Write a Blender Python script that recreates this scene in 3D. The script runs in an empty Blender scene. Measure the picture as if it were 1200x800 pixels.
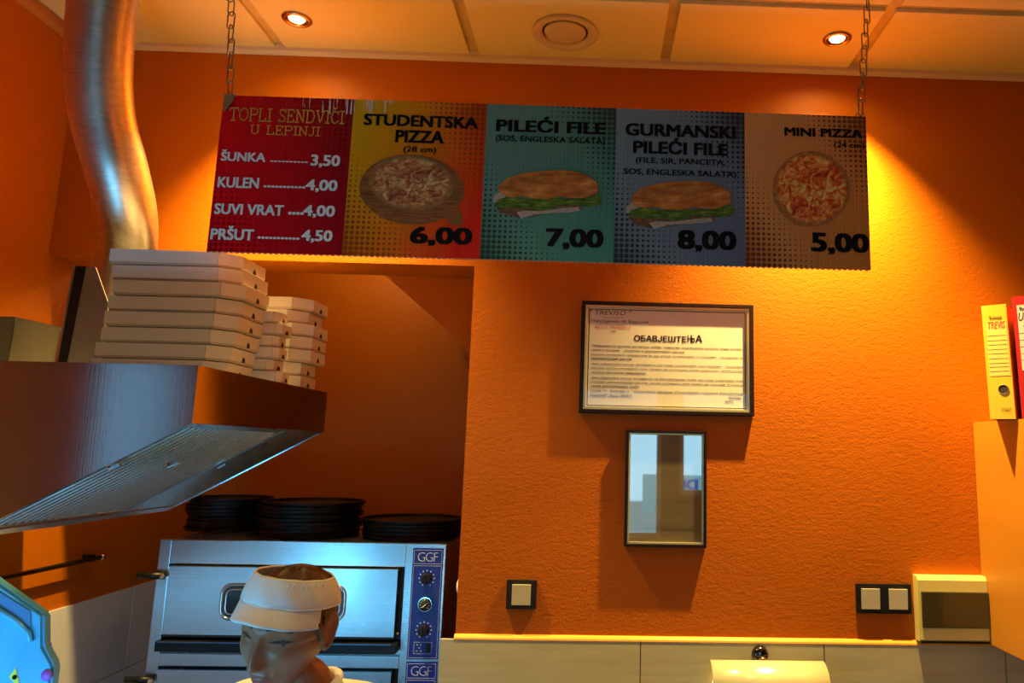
import bpy, bmesh, math, random
from mathutils import Vector, Matrix
random.seed(7)
S = bpy.context.scene
COL = S.collection
PI = math.pi

# ------------------------------------------------------------------ camera
F, CX, CY = 898.64, 727.72, 380.04          # solved from the photograph's vanishing points (1200x800)
ROT = Matrix(((0.999221, -0.025265, -0.030301), (-0.033974, -0.160631, -0.98643), (0.020055, 0.986691, -0.161365)))
# camera local axes (x right, y up, z back) as world columns
CAM = Vector((0, 0, 1.65))
cd = bpy.data.cameras.new('camera'); cam = bpy.data.objects.new('camera', cd); COL.objects.link(cam)
cam.matrix_world = Matrix.Translation(CAM) @ ROT.to_4x4()
cd.sensor_fit = 'HORIZONTAL'; cd.sensor_width = 36; cd.lens = F / 1200 * 36
cd.shift_x = (600 - CX) / 1200; cd.shift_y = (CY - 400) / 1200
cd.clip_start = 0.02
S.camera = cam

# ------------------------------------------------------------------ world, light, exposure
S.view_settings.view_transform = 'Standard'; S.view_settings.look = 'None'
S.view_settings.gamma = 1; S.view_settings.use_curve_mapping = False
S.view_settings.exposure = -0.2
try:
    S.cycles.use_denoising = True
    S.cycles.max_bounces = 8; S.cycles.sample_clamp_indirect = 4
except Exception: pass
w = bpy.data.worlds.new('world'); S.world = w; w.use_nodes = True
bgn = w.node_tree.nodes['Background']
bgn.inputs[0].default_value = (0.42, 0.80, 1.0, 1); bgn.inputs[1].default_value = 2.7

def spot(name, loc, power, col, angle=110, blend=0.8, rad=0.02, target=None):
    l = bpy.data.lights.new(name, 'SPOT'); l.energy = power; l.color = col
    l.spot_size = math.radians(angle); l.spot_blend = blend; l.shadow_soft_size = rad
    o = bpy.data.objects.new(name, l); COL.objects.link(o); o.location = loc
    if target is not None:
        o.rotation_euler = (Vector(target) - Vector(loc)).to_track_quat('-Z', 'Y').to_euler()
    return o
WARM = (1.0, 0.70, 0.22)
CEIL = 2.99; YW = 2.5; FLOOR = -0.2
HALO = 440
for lx_, k_ in ((-0.987, 1.0), (0.758, 1.35)):
    spot('halogen_or_fill_spot', (lx_, 2.3, CEIL - 0.02), HALO * k_, WARM, 92, 1.0, 0.015, (lx_, 2.42, 1.9))
    spot('halogen_spill', (lx_, 2.3, CEIL - 0.015), 3.5 * k_, WARM, 150, .6, 0.015, (lx_, 2.34, 1.9))
def area(name, loc, target, size, power, col, size_y=None):
    l = bpy.data.lights.new(name, 'AREA'); l.energy = power; l.color = col; l.size = size
    if size_y: l.shape = 'RECTANGLE'; l.size_y = size_y
    o = bpy.data.objects.new(name, l); COL.objects.link(o); o.location = loc
    o.rotation_euler = (Vector(target) - Vector(loc)).to_track_quat('-Z', 'Y').to_euler()
    return o
# unseen warm spots added to brighten the ceiling, menu board and visor
for (x, y, e) in ((-0.25, 1.0, 42), (0.9, 0.3, 26), (0.2, -1.2, 20)):
    spot('halogen_or_fill_spot', (x, y, CEIL - 0.03), e, WARM, 108, 1.0, 0.03, (x, y, 0))
# bulb hidden behind the header inside the oven recess
lb = bpy.data.lights.new('recess_lamp', 'POINT'); lb.energy = 7; lb.color = (1, .82, .40); lb.shadow_soft_size = .05
lo = bpy.data.objects.new('recess_lamp', lb); COL.objects.link(lo); lo.location = (-1.0, 3.30, 2.62)
# cool tube of the chilled display counter below the frame
area('display_counter_lamp', (-1.15, 0.80, 0.90), (-1.0, 2.3, 1.35), 0.9, 13, (0.12, 0.58, 1.0), 0.22)

# ------------------------------------------------------------------ helpers
def ray(px, py):
    return ROT @ Vector(((px - CX) / F, -(py - CY) / F, -1))
def at(px, py, X=None, Y=None, Z=None):
    """point of the world that the photograph shows at px,py on a plane X=, Y= or Z="""
    d = ray(px, py)
    if X is not None: return CAM + d * ((X - CAM.x) / d.x)
    if Y is not None: return CAM + d * ((Y - CAM.y) / d.y)
    return CAM + d * ((Z - CAM.z) / d.z)

def mkobj(name, bm, mat=None, parent=None, origin=None, smooth=False, auto=None):
    """bm is in world coordinates; the object origin goes to origin (or the parent's)"""
    o0 = Vector(origin) if origin is not None else (parent_loc(parent) if parent else Vector((0, 0, 0)))
    bmesh.ops.translate(bm, verts=bm.verts, vec=-o0)
    me = bpy.data.meshes.new(name); bm.normal_update(); bm.to_mesh(me); bm.free()
    if smooth:
        for p in me.polygons: p.use_smooth = True
    o = bpy.data.objects.new(name, me); COL.objects.link(o)
    if mat:
        for m in (mat if isinstance(mat, (list, tuple)) else [mat]): me.materials.append(m)
    if auto:
        try: me.set_sharp_from_angle(angle=math.radians(auto))
        except Exception: pass
    if parent:
        o.parent = parent; o.location = o0 - parent_loc(parent)
    else: o.location = o0
    return o
def parent_loc(p):
    v = Vector((0, 0, 0))
    while p is not None: v += p.location; p = p.parent
    return v
def tag(o, label, cat, group=None, kind=None):
    o['label'] = label; o['category'] = cat
    if group: o['group'] = group
    if kind: o['kind'] = kind
    return o
def thing(name, label, cat, loc, group=None):
    o = bpy.data.objects.new(name, None); COL.objects.link(o); o.location = loc; o.empty_display_size = .05
    return tag(o, label, cat, group)
def struct(o): o['kind'] = 'structure'; return o
def dup(root, loc, label=None, group=None):
    r = root.copy(); COL.objects.link(r); r.location = loc
    if label: r['label'] = label
    if group: r['group'] = group
    for ch in list(root.children):
        c = ch.copy(); COL.objects.link(c); c.parent = r
        for g in ch.children:
            d = g.copy(); COL.objects.link(d); d.parent = c
    return r
def B(): return bmesh.new()
def box(bm, lo, hi, mi=0, bevel=0, rot=None):
    lo = Vector(lo); hi = Vector(hi)
    r = bmesh.ops.create_cube(bm, size=1)
    vs = r['verts']; c = (lo + hi) / 2; s = hi - lo
    for v in vs: v.co = Vector((v.co.x * s.x, v.co.y * s.y, v.co.z * s.z))
    if rot is not None: bmesh.ops.transform(bm, matrix=rot, verts=vs)
    for v in vs: v.co += c
    fs = {f for v in vs for f in v.link_faces}
    for f in fs: f.material_index = mi
    if bevel:
        es = list({e for v in vs for e in v.link_edges})
        bmesh.ops.bevel(bm, geom=es, offset=bevel, segments=2, profile=.7, affect='EDGES')
    return bm
def obox(name, lo, hi, mat, parent=None, bevel=0, **k):
    return mkobj(name, box(B(), lo, hi, 0, bevel), mat, parent, **k)
def prism(bm, pts, vec, mi=0):
    """closed polygon extruded along vec"""
    vec = Vector(vec); n = len(pts)
    a = [bm.verts.new(Vector(p)) for p in pts]; b = [bm.verts.new(Vector(p) + vec) for p in pts]
    fs = [bm.faces.new(a[::-1]), bm.faces.new(b)]
    for i in range(n): fs.append(bm.faces.new((a[i], a[(i + 1) % n], b[(i + 1) % n], b[i])))
    for f in fs: f.material_index = mi
    bmesh.ops.recalc_face_normals(bm, faces=fs)
    return bm
def tube(bm, pts, r, n=10, closed=False, mi=0, caps=True):
    pts = [Vector(p) for p in pts]; N = len(pts); rings = []
    up = Vector((0, 0, 1)); prev = None
    for i, p in enumerate(pts):
        if closed: t = (pts[(i + 1) % N] - pts[i - 1]).normalized()
        else: t = (pts[min(i + 1, N - 1)] - pts[max(i - 1, 0)]).normalized()
        if prev is None:
            a = t.orthogonal().normalized()
        else:
            a = (prev - t * prev.dot(t)); a = a.normalized() if a.length > 1e-6 else t.orthogonal().normalized()
        prev = a; b = t.cross(a)
        rr = r[i] if isinstance(r, (list, tuple)) else r
        rings.append([bm.verts.new(p + (a * math.cos(2 * PI * k / n) + b * math.sin(2 * PI * k / n)) * rr) for k in range(n)])
    M_ = N if closed else N - 1
    for i in range(M_):
        A, C = rings[i], rings[(i + 1) % N]
        for k in range(n):
            f = bm.faces.new((A[k], A[(k + 1) % n], C[(k + 1) % n], C[k])); f.material_index = mi; f.smooth = True
    if caps and not closed:
        bm.faces.new(rings[0][::-1]).material_index = mi; bm.faces.new(rings[-1]).material_index = mi
    return bm
def lathe(bm, prof, center, axis='Z', n=40, mi=0, flip=1):
    """prof: (radius, height) list"""
    c = Vector(center); rings = []
    for (r, h) in prof:
        ring = []
        for k in range(n):
            a = 2 * PI * k / n; x, y = r * math.cos(a), r * math.sin(a)
            v = {'Z': Vector((x, y, h)), 'Y': Vector((x, h, y)), 'X': Vector((h, x, y))}[axis]
            ring.append(bm.verts.new(c + v))
        rings.append(ring)
    for i in range(len(rings) - 1):
        for k in range(n):
            f = bm.faces.new((rings[i][k], rings[i][(k + 1) % n], rings[i + 1][(k + 1) % n], rings[i + 1][k])); f.material_index = mi; f.smooth = True
    for e in (0, -1):
        if prof[e][0] > 1e-5: bm.faces.new(rings[e]).material_index = mi
    bmesh.ops.recalc_face_normals(bm, faces=bm.faces)
    return bm
def rrect(x0, x1, z0, z1, r, y, n=5):
    pts = []
    for (cx, cz, a0) in ((x1 - r, z0 + r, -90), (x1 - r, z1 - r, 0), (x0 + r, z1 - r, 90), (x0 + r, z0 + r, 180)):
        for k in range(n + 1):
            a = math.radians(a0 + 90 * k / n); pts.append(Vector((cx + r * math.cos(a), y, cz + r * math.sin(a))))
    return pts

# ------------------------------------------------------------------ materials
def nt(name):
    m = bpy.data.materials.new(name); m.use_nodes = True
    return m, m.node_tree, m.node_tree.nodes['Principled BSDF']
class NB:
    """tiny node builder"""
    def __init__(s, t): s.t = t
    def n(s, typ, **k):
        x = s.t.nodes.new(typ)
        for a, b in k.items(): setattr(x, a, b)
        return x
    def l(s, a, b): s.t.links.new(a, b)
    def set(s, sock, v):
        if hasattr(v, 'is_output'): s.l(v, sock)
        else: sock.default_value = v
    def m(s, op, a, b=None, c=None, clamp=False):
        x = s.n('ShaderNodeMath', operation=op, use_clamp=clamp); s.set(x.inputs[0], a)
        if b is not None: s.set(x.inputs[1], b)
        if c is not None: s.set(x.inputs[2], c)
        return x.outputs[0]
    def coord(s, kind='Object'): return s.n('ShaderNodeTexCoord').outputs[kind]
    def xyz(s, v):
        x = s.n('ShaderNodeSeparateXYZ'); s.l(v, x.inputs[0]); return x.outputs
    def noise(s, scale, vec=None, detail=4, rough=.5, out='Fac', dist=0):
        x = s.n('ShaderNodeTexNoise'); x.inputs['Scale'].default_value = scale; x.inputs['Detail'].default_value = detail
        x.inputs['Roughness'].default_value = rough; x.inputs['Distortion'].default_value = dist
        s.l(vec if vec is not None else s.coord(), x.inputs['Vector']); return x.outputs[out]
    def mapr(s, v, a, b, c=0., d=1.):
        x = s.n('ShaderNodeMapRange'); s.l(v, x.inputs[0])
        for i, q in zip((1, 2, 3, 4), (a, b, c, d)): x.inputs[i].default_value = q
        return x.outputs[0]
    def mix(s, f, a, b):
        x = s.n('ShaderNodeMix', data_type='RGBA'); s.set(x.inputs[0], f)
        for i, q in ((6, a), (7, b)):
            if hasattr(q, 'is_output'): s.l(q, x.inputs[i])
            else: x.inputs[i].default_value = (*q[:3], 1)
        return x.outputs[2]
    def ramp(s, f, stops):
        x = s.n('ShaderNodeValToRGB'); e = x.color_ramp.elements
        while len(e) < len(stops): e.new(.5)
        for q, (p, c) in zip(e, stops): q.position = p; q.color = (*c, 1)
        s.l(f, x.inputs[0]); return x.outputs[0]
    def bump(s, h, strength, dist=.002):
        x = s.n('ShaderNodeBump'); x.inputs['Strength'].default_value = strength; x.inputs['Distance'].default_value = dist
        s.l(h, x.inputs['Height']); return x.outputs[0]
    def scale(s, vec, v):
        x = s.n('ShaderNodeVectorMath', operation='MULTIPLY'); s.l(vec, x.inputs[0]); x.inputs[1].default_value = v; return x.outputs[0]
def plain(name, col, rough=.5, metal=0, spec=.5, noise=None, bump=None, coat=0, var=0.0, vscale=6):
    m, t, p = nt(name); nb = NB(t)
    p.inputs['Base Color'].default_value = (*col, 1); p.inputs['Roughness'].default_value = rough
    p.inputs['Metallic'].default_value = metal; p.inputs['Specular IOR Level'].default_value = spec
    p.inputs['Coat Weight'].default_value = coat
    if var:
        f = nb.noise(vscale); nb.l(nb.mix(nb.mapr(f, .3, .7), [c * (1 - var) for c in col], [min(1, c * (1 + var)) for c in col]), p.inputs['Base Color'])
    if bump:
        sc, st, di = bump; nb.l(nb.bump(nb.noise(sc), st, di), p.inputs['Normal'])
    return m
def steel(name, col, rough, sc=(1, 1, 60), strength=.15, var=.12, wob=.12):
    m, t, p = nt(name); nb = NB(t); c = nb.coord()
    f = nb.noise(8, nb.scale(c, sc), 5)
    sm = nb.noise(3.5, c, 3)
    nb.l(nb.mapr(sm, .3, .7, rough * (1 - wob), rough * (1 + wob)), p.inputs['Roughness'])
    nb.l(nb.mix(nb.mapr(f, .3, .7), [q * (1 - var) for q in col], col), p.inputs['Base Color'])
    p.inputs['Metallic'].default_value = 1
    nb.l(nb.bump(f, strength, .001), p.inputs['Normal'])
    return m
def wallpaint(name, col):
    m, t, p = nt(name); nb = NB(t); c = nb.coord()
    big = nb.noise(1.6, c, 3)
    nb.l(nb.mix(nb.mapr(big, .35, .65), [q * .93 for q in col], [min(1, q * 1.05) for q in col]), p.inputs['Base Color'])
    h = nb.m('ADD', nb.noise(150, c, 3), nb.m('MULTIPLY', nb.noise(38, nb.scale(c, (1, 1, 1.8)), 3), .9))
    nb.l(nb.bump(h, .5, .0022), p.inputs['Normal'])
    p.inputs['Roughness'].default_value = .5; p.inputs['Specular IOR Level'].default_value = .2
    return m
ORANGE = wallpaint('orange_wall_paint', (0.50, 0.120, 0.0009))
M_ceil = plain('cream_ceiling_panel', (0.76, 0.62, 0.24), .75, bump=(60, .15, .002), var=.05)
def ceilmat():
    m, t, p = nt('cream_ceiling_panel_spotted'); nb = NB(t); c = nb.coord('Object')
    v = nb.n('ShaderNodeTexVoronoi'); v.inputs['Scale'].default_value = 22; nb.l(c, v.inputs['Vector'])
    d = nb.m('LESS_THAN', v.outputs['Distance'], .045)
    g = nb.m('GREATER_THAN', nb.noise(9, c, 2), .56)
    nb.l(nb.mix(nb.m('MULTIPLY', d, g), (0.82, 0.70, 0.24), (.25, .15, .06)), p.inputs['Base Color'])
    p.inputs['Roughness'].default_value = .7
    nb.l(nb.bump(nb.noise(45, c), .15, .002), p.inputs['Normal'])
    return m
M_panel = ceilmat()
M_batten = plain('ochre_joint_strip', (0.55, 0.40, 0.12), .7, var=.15, vscale=14)
M_cove = plain('cream_ceiling_trim', (0.80, 0.58, 0.30), .6)
def tilemat():
    m, t, p = nt('greige_wall_tile'); nb = NB(t); c = nb.coord()
    f = nb.noise(5, nb.scale(c, (1, 1, 9)), 5)
    nb.l(nb.mix(nb.mapr(f, .35, .65), (0.46, 0.42, 0.26), (0.54, 0.49, 0.31)), p.inputs['Base Color'])
    p.inputs['Roughness'].default_value = .32
    return m
M_tile = tilemat()
M_grout = plain('dark_grout', (.12, .10, .08), .9)
M_whitetile = plain('white_side_wall_tile', (.70, .68, .68), .25, var=.04)
M_black = plain('black_plastic', (.010, .009, .010), .45, spec=.3)
M_blackmat = plain('black_enamel', (.005, .005, .006), .4, spec=.3)
M_steel = steel('brushed_steel', (.62, .62, .62), .22, (1, 60, 60), .08)
M_steelflat = steel('brushed_steel_hood', (.60, .60, .62), .12, (60, 60, 1.0), .05)
M_filter = steel('grease_filter_steel', (.66, .70, .74), .26, (3, 60, 3), .1)
M_oven = steel('oven_steel', (.60, .62, .64), .27, (1, 1, 50), .10)
M_chrome = plain('chrome', (.75, .75, .75), .08, 1)
M_alum = None
def ductmat():
    m, t, p = nt('flexible_aluminium'); nb = NB(t); c = nb.coord()
    nb.l(nb.mix(nb.mapr(nb.noise(30, nb.scale(c, (1, 1, 6))), .3, .7), (.60, .56, .50), (.80, .76, .70)), p.inputs['Base Color'])
    p.inputs['Metallic'].default_value = 1
    nb.l(nb.mapr(nb.noise(14, nb.scale(c, (1, 1, .3))), .3, .7, .30, .40), p.inputs['Roughness'])
    nb.l(nb.bump(nb.noise(160, nb.scale(c, (.3, .3, 3))), .2, .001), p.inputs['Normal'])
    return m
M_duct = ductmat()
def cardmat(name, col):
    m, t, p = nt(name); nb = NB(t); c = nb.coord()
    nb.l(nb.mix(nb.mapr(nb.noise(4, c, 4), .35, .65), [q * .94 for q in col], col), p.inputs['Base Color'])
    p.inputs['Roughness'].default_value = .6; nb.l(nb.bump(nb.noise(90, c), .15, .001), p.inputs['Normal'])
    return m
M_card = cardmat('white_box_cardboard', (.74, .69, .64))
M_cardside = cardmat('box_cardboard_inner', (.52, .44, .34))
M_slot = plain('dark_slot', (.03, .02, .015), .9)
M_cream = plain('yellowed_plastic', (.80, .68, .22), .35)
M_rocker = plain('ivory_switch_rocker', (.72, .66, .44), .3)
M_smoke = plain('smoked_door', (.055, .048, .018), .12, coat=.6)
M_wood = None
def woodmat():
    m, t, p = nt('orange_beech_laminate'); nb = NB(t); c = nb.coord()
    f = nb.noise(6, nb.scale(c, (1, .35, 1)), 4, dist=.6)
    nb.l(nb.mix(nb.mapr(f, .35, .65), (.46, .17, .010), (.51, .20, .014)), p.inputs['Base Color'])
    p.inputs['Roughness'].default_value = .42
    return m
M_wood = woodmat()
M_frame = plain('black_lacquer_frame', (.016, .005, .005), .45, spec=.2)
M_gold = plain('pale_gold_inner_frame', (.62, .52, .24), .35, .6)
M_paper = plain('notice_paper', (.78, .72, .58), .6, var=.02)
M_paper2 = plain('certificate_paper', (.42, .36, .24), .6)
def glassmat(name, fac, rough=.02):
    m, t, p = nt(name); nb = NB(t)
    g = nb.n('ShaderNodeBsdfGlossy'); g.inputs['Roughness'].default_value = rough
    tr = nb.n('ShaderNodeBsdfTransparent'); mx = nb.n('ShaderNodeMixShader'); mx.inputs[0].default_value = fac
    nb.l(tr.outputs[0], mx.inputs[1]); nb.l(g.outputs[0], mx.inputs[2])
    nb.l(mx.outputs[0], t.nodes['Material Output'].inputs['Surface'])
    return m
M_glass = glassmat('picture_glass', .03)
M_glass2 = glassmat('certificate_glass', .32)
M_winglass = glassmat('window_glass', .05)
M_tint = glassmat('tinted_added_window_glass', .05)
[n for n in M_tint.node_tree.nodes if n.type == 'BSDF_TRANSPARENT'][0].inputs[0].default_value = (.42, .42, .46, 1)  # tint dims the daylight of the added side window
M_ink = plain('black_ink', (.006, .005, .006), .7, spec=.15)
M_white = plain('white_print', (.92, .88, .80), .5)
M_goldink = plain('gold_print', (.95, .52, .08), .5)
M_redink = plain('red_ink', (.55, .03, .02), .6)
M_orangeink = plain('orange_ink', (.80, .13, .01), .6)
M_greyink = plain('grey_ink', (.16, .15, .11), .6)
M_silver = plain('silver_print', (.55, .60, .75), .4)
M_blueink = plain('blue_sign_letters', (.04, .10, .60), .5)

# ------------------------------------------------------------------ lettering
FONT = None
def text_bm(s, thick=0.0, shear=0.0, space=1.0):
    cu = bpy.data.curves.new('t', 'FONT'); cu.body = s; cu.size = 1; cu.offset = min(thick, 0); cu.shear = shear
    cu.resolution_u = 3; cu.space_character = space
    o = bpy.data.objects.new('t', cu); COL.objects.link(o)
    dg = bpy.context.evaluated_depsgraph_get(); dg.update()
    me = bpy.data.meshes.new_from_object(o.evaluated_get(dg))
    bpy.data.objects.remove(o); bpy.data.curves.remove(cu)
    bm = B(); bm.from_mesh(me)
    if thick > 0:
        for (dx, dy) in ((1, .6), (-1, -.6), (1, -.6), (-1, .6)):
            k = len(bm.verts); bm.from_mesh(me); bm.verts.ensure_lookup_table()
            for v in bm.verts[k:]: v.co.x += dx * thick; v.co.y += dy * thick; v.co.z = (dx * 2 + (dy > 0)) * .00004 + .00012
    bpy.data.meshes.remove(me)
    return bm
def fit_text(bm, O, U, V, x0, x1, y0, y1, lift, normal):
    """stretch lettering into the box (x0..x1, y0..y1) of plane O + x U + y V"""
    xs = [v.co.x for v in bm.verts]; ys = [v.co.y for v in bm.verts]
    if not xs: return bm
    a, b, c, d = min(xs), max(xs), min(ys), max(ys)
    for v in bm.verts:
        u = x0 + (v.co.x - a) / max(b - a, 1e-9) * (x1 - x0); q = y0 + (v.co.y - c) / max(d - c, 1e-9) * (y1 - y0)
        v.co = O + U * u + V * q + normal * (lift + v.co.z)
    return bm
def text_px(name, s, mat, parent, px0, py0, px1, py1, Y, thick=0.0, shear=0, lift=.0006, slope=None):
    """text on a wall-parallel plane at depth Y filling the photograph's box (upper left, lower right)"""
    a = at(px0, py0, Y=Y); b = at(px1, py1, Y=Y)
    bm = text_bm(s, thick, shear)
    fit_text(bm, Vector((0, Y, 0)), Vector((1, 0, 0)), Vector((0, 0, 1)), a.x, b.x, b.z, a.z, lift, Vector((0, -1, 0)))
    return mkobj(name, bm, mat, parent)

# slab-serif strokes for the two gold lines of the first sign panel
GL = {
 'T': (.8, [((0, 1), (.8, 1)), ((.4, 1), (.4, 0)), ((.22, 0), (.58, 0)), ((0, 1), (0, .8)), ((.8, 1), (.8, .8))]),
 'O': (.85, 'arc'),
 'P': (.75, [((.1, 0), (.1, 1)), ((0, 0), (.25, 0)), ((0, 1), (.5, 1)), ((.5, 1), (.68, .9)), ((.68, .9), (.72, .75)), ((.72, .75), (.68, .6)), ((.68, .6), (.5, .5)), ((.5, .5), (.1, .5))]),
 'L': (.7, [((.1, 0), (.1, 1)), ((0, 1), (.25, 1)), ((0, 0), (.65, 0)), ((.65, 0), (.65, .22))]),
 'I': (.35, [((.17, 0), (.17, 1)), ((0, 0), (.35, 0)), ((0, 1), (.35, 1))]),
 'S': (.65, [((.58, .78), (.5, .93)), ((.5, .93), (.3, 1)), ((.3, 1), (.1, .93)), ((.1, .93), (.05, .75)), ((.05, .75), (.15, .6)), ((.15, .6), (.48, .42)), ((.48, .42), (.6, .25)), ((.6, .25), (.52, .07)), ((.52, .07), (.3, 0)), ((.3, 0), (.1, .07)), ((.1, .07), (.03, .2)), ((.58, .78), (.58, 1)), ((.03, .2), (.03, 0))]),
 'E': (.7, [((.1, 0), (.1, 1)), ((0, 0), (.62, 0)), ((0, 1), (.6, 1)), ((.1, .52), (.42, .52)), ((.62, 0), (.62, .2)), ((.6, 1), (.6, .8)), ((.42, .42), (.42, .62))]),
 'N': (.85, [((.12, 0), (.12, 1)), ((.12, 1), (.7, 0)), ((.7, 0), (.7, 1)), ((0, 0), (.26, 0)), ((0, 1), (.14, 1)), ((.56, 1), (.84, 1))]),
 'D': (.8, [((.1, 0), (.1, 1)), ((0, 0), (.45, 0)), ((0, 1), (.45, 1)), ((.45, 1), (.68, .85)), ((.68, .85), (.76, .5)), ((.76, .5), (.68, .15)), ((.68, .15), (.45, 0))]),
 'V': (.8, [((.08, 1), (.4, 0)), ((.4, 0), (.72, 1)), ((0, 1), (.2, 1)), ((.6, 1), (.8, 1))]),
 'C': (.75, [((.66, .75), (.55, .93)), ((.55, .93), (.38, 1)), ((.38, 1), (.15, .88)), ((.15, .88), (.03, .5)), ((.03, .5), (.15, .12)), ((.15, .12), (.38, 0)), ((.38, 0), (.58, .06)), ((.58, .06), (.68, .2)), ((.66, .75), (.66, 1)), ((.36, 1.15), (.2, 1.32)), ((.36, 1.15), (.52, 1.32))]),
 'U': (.85, [((.12, 1), (.12, .25)), ((.12, .25), (.22, .06)), ((.22, .06), (.4, 0)), ((.4, 0), (.6, .06)), ((.6, .06), (.7, .25)), ((.7, .25), (.7, 1)), ((0, 1), (.26, 1)), ((.57, 1), (.84, 1))]),
 'J': (.55, [((.4, 1), (.4, .2)), ((.4, .2), (.3, .03)), ((.3, .03), (.12, 0)), ((.12, 0), (.03, .15)), ((.25, 1), (.55, 1))]),
 ' ': (.45, []),
}
def slab_bm(s, wd=.10):
    bm = B(); x = 0
    for ch in s:
        adv, st = GL[ch]
        if st == 'arc':
            pts = [(.41 + .38 * math.cos(a * PI / 8), .5 + .5 * math.sin(a * PI / 8)) for a in range(17)]
            st = list(zip(pts[:-1], pts[1:]))
        for (p, q) in st:
            p = Vector((p[0] + x, p[1], 0)); q = Vector((q[0] + x, q[1], 0)); d = (q - p).normalized(); nn = Vector((-d.y, d.x, 0)) * wd / 2; e = d * wd * .4
            vs = [bm.verts.new(k) for k in (p - e - nn, q + e - nn, q + e + nn, p - e + nn)]
            bm.faces.new(vs)
        x += adv + .13
    return bm

# ------------------------------------------------------------------ the room
XL = -1.80; XR = 2.3; YF = -2.2; YB = 3.72; XP = -0.414; HZ = 2.243
struct(obox('floor', (XL - .1, YF - .1, FLOOR - .05), (XR + .1, YB + .1, FLOOR), plain('cream_floor_tile', (.30, .25, .15), .4, var=.1)))
bm = B()
box(bm, (XP, YW, FLOOR), (XR, YW + .18, CEIL + .05))
box(bm, (XL, YW, HZ), (XP, YW + .18, CEIL + .05))
wall_back = struct(mkobj('wall_back', bm, ORANGE))
LW = (-.20, .50, 1.28, 2.02)       # unseen window added for its reflection in the hood and cool side light
bm = B(); box(bm, (XL - .12, YF, FLOOR), (XL, LW[0], CEIL + .05)); box(bm, (XL - .12, LW[1], FLOOR), (XL, YB, CEIL + .05))
box(bm, (XL - .12, LW[0], FLOOR), (XL, LW[1], LW[2])); box(bm, (XL - .12, LW[0], LW[3]), (XL, LW[1], CEIL + .05))
wall_left = struct(mkobj('wall_left', bm, ORANGE))
struct(obox('wall_right', (XR, YF, FLOOR), (XR + .12, YB, CEIL + .05), ORANGE))
bm = B(); box(bm, (XL, YB, FLOOR), (-.2, YB + .1, CEIL + .05))
box(bm, (-.32, YW + .18, FLOOR), (-.2, YB, CEIL + .05))
struct(mkobj('wall_recess', bm, ORANGE))
# storefront wall behind the photographer
bm = B()
WZ = 2.25
wins = [(-.45, .62, .86), (.79, 1.5, 1.25)]
box(bm, (XL, YF - .12, FLOOR), (-.45, YF, CEIL + .05)); box(bm, (.62, YF - .12, FLOOR), (.79, YF, CEIL + .05)); box(bm, (1.5, YF - .12, FLOOR), (XR, YF, CEIL + .05))
for (a, b, z) in wins: box(bm, (a, YF - .12, FLOOR), (b, YF, z)); box(bm, (a, YF - .12, WZ), (b, YF, CEIL + .05))
struct(mkobj('wall_front', bm, plain('beige_front_wall', (.42, .33, .18), .7)))
for i, (a, b, z) in enumerate(wins):
    bm = B()
    for (p, q, r, s_) in ((a, a + .04, z, WZ), (b - .04, b, z, WZ), (a + .04, b - .04, z, z + .05), (a + .04, b - .04, WZ - .05, WZ)):
        box(bm, (p, YF - .09, r), (q, YF - .03, s_))
    wf = struct(mkobj('window_%d' % (i + 1), bm, plain('white_window_frame', (.8, .8, .8), .4)))
    obox('pane', (a + .04, YF - .065, z + .05), (b - .04, YF - .06, WZ - .05), M_winglass, wf)

bm = B()
for (p, q, r_, s_) in ((LW[0], LW[0] + .04, LW[2], LW[3]), (LW[1] - .04, LW[1], LW[2], LW[3]), (LW[0] + .04, LW[1] - .04, LW[2], LW[2] + .04), (LW[0] + .04, LW[1] - .04, LW[3] - .04, LW[3])):
    box(bm, (XL - .09, p, r_), (XL - .03, q, s_))
wf = struct(mkobj('window_3', bm, plain('white_added_window_frame', (.8, .8, .8), .4)))
obox('pane', (XL - .065, LW[0] + .04, LW[2] + .04), (XL - .06, LW[1] - .04, LW[3] - .04), M_tint, wf)
# ceiling: backing, recessed joint strips, panels
ceiling = struct(obox('ceiling', (XL, YF, CEIL + .012), (XR, YB, CEIL + .06), M_batten))
jx = [-1.112 + .6615 * k for k in range(-1, 6)]; jy = [2.117 - .66 * k for k in range(0, 7)]
xe = [XL] + [j for j in jx if XL < j < XR] + [XR]; ye = [YW] + [j for j in jy if j > YF] + [YF]
G = .017
LAMPS = [(-.987, 2.3, .036), (.758, 2.298, .036)]; VENT = (-.130, 2.318, .107)
for i in range(len(xe) - 1):
    for j in range(len(ye) - 1):
        x0 = xe[i] + (G if i else .004); x1 = xe[i + 1] - (G if i < len(xe) - 2 else .004)
        y1 = ye[j] - (G if j else .004); y0 = ye[j + 1] + (G if j < len(ye) - 2 else .004)
        if x1 - x0 < .03 or y1 - y0 < .03: continue
        mkobj('ceiling_panel', box(B(), (x0, y0, CEIL), (x1, y1, CEIL + .014), 0, .002), M_panel, ceiling)
bm = B(); prism(bm, [(XL, YW, CEIL + .01), (XL, YW, CEIL - .022), (XL, YW - .006, CEIL - .022), (XL, YW - .016, CEIL - .012), (XL, YW - .02, CEIL + .01)], (XR - XL, 0, 0))
struct(mkobj('trim_1', bm, M_cove))
bm = B(); prism(bm, [(XL, YF, CEIL + .01), (XL, YF, CEIL - .026), (XL + .006, YF, CEIL - .026), (XL + .02, YF, CEIL - .012), (XL + .024, YF, CEIL + .01)], (0, YW - .02 - YF, 0))
struct(mkobj('trim_2', bm, plain('orange_ceiling_trim', (.55, .20, .03), .5)))

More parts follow.
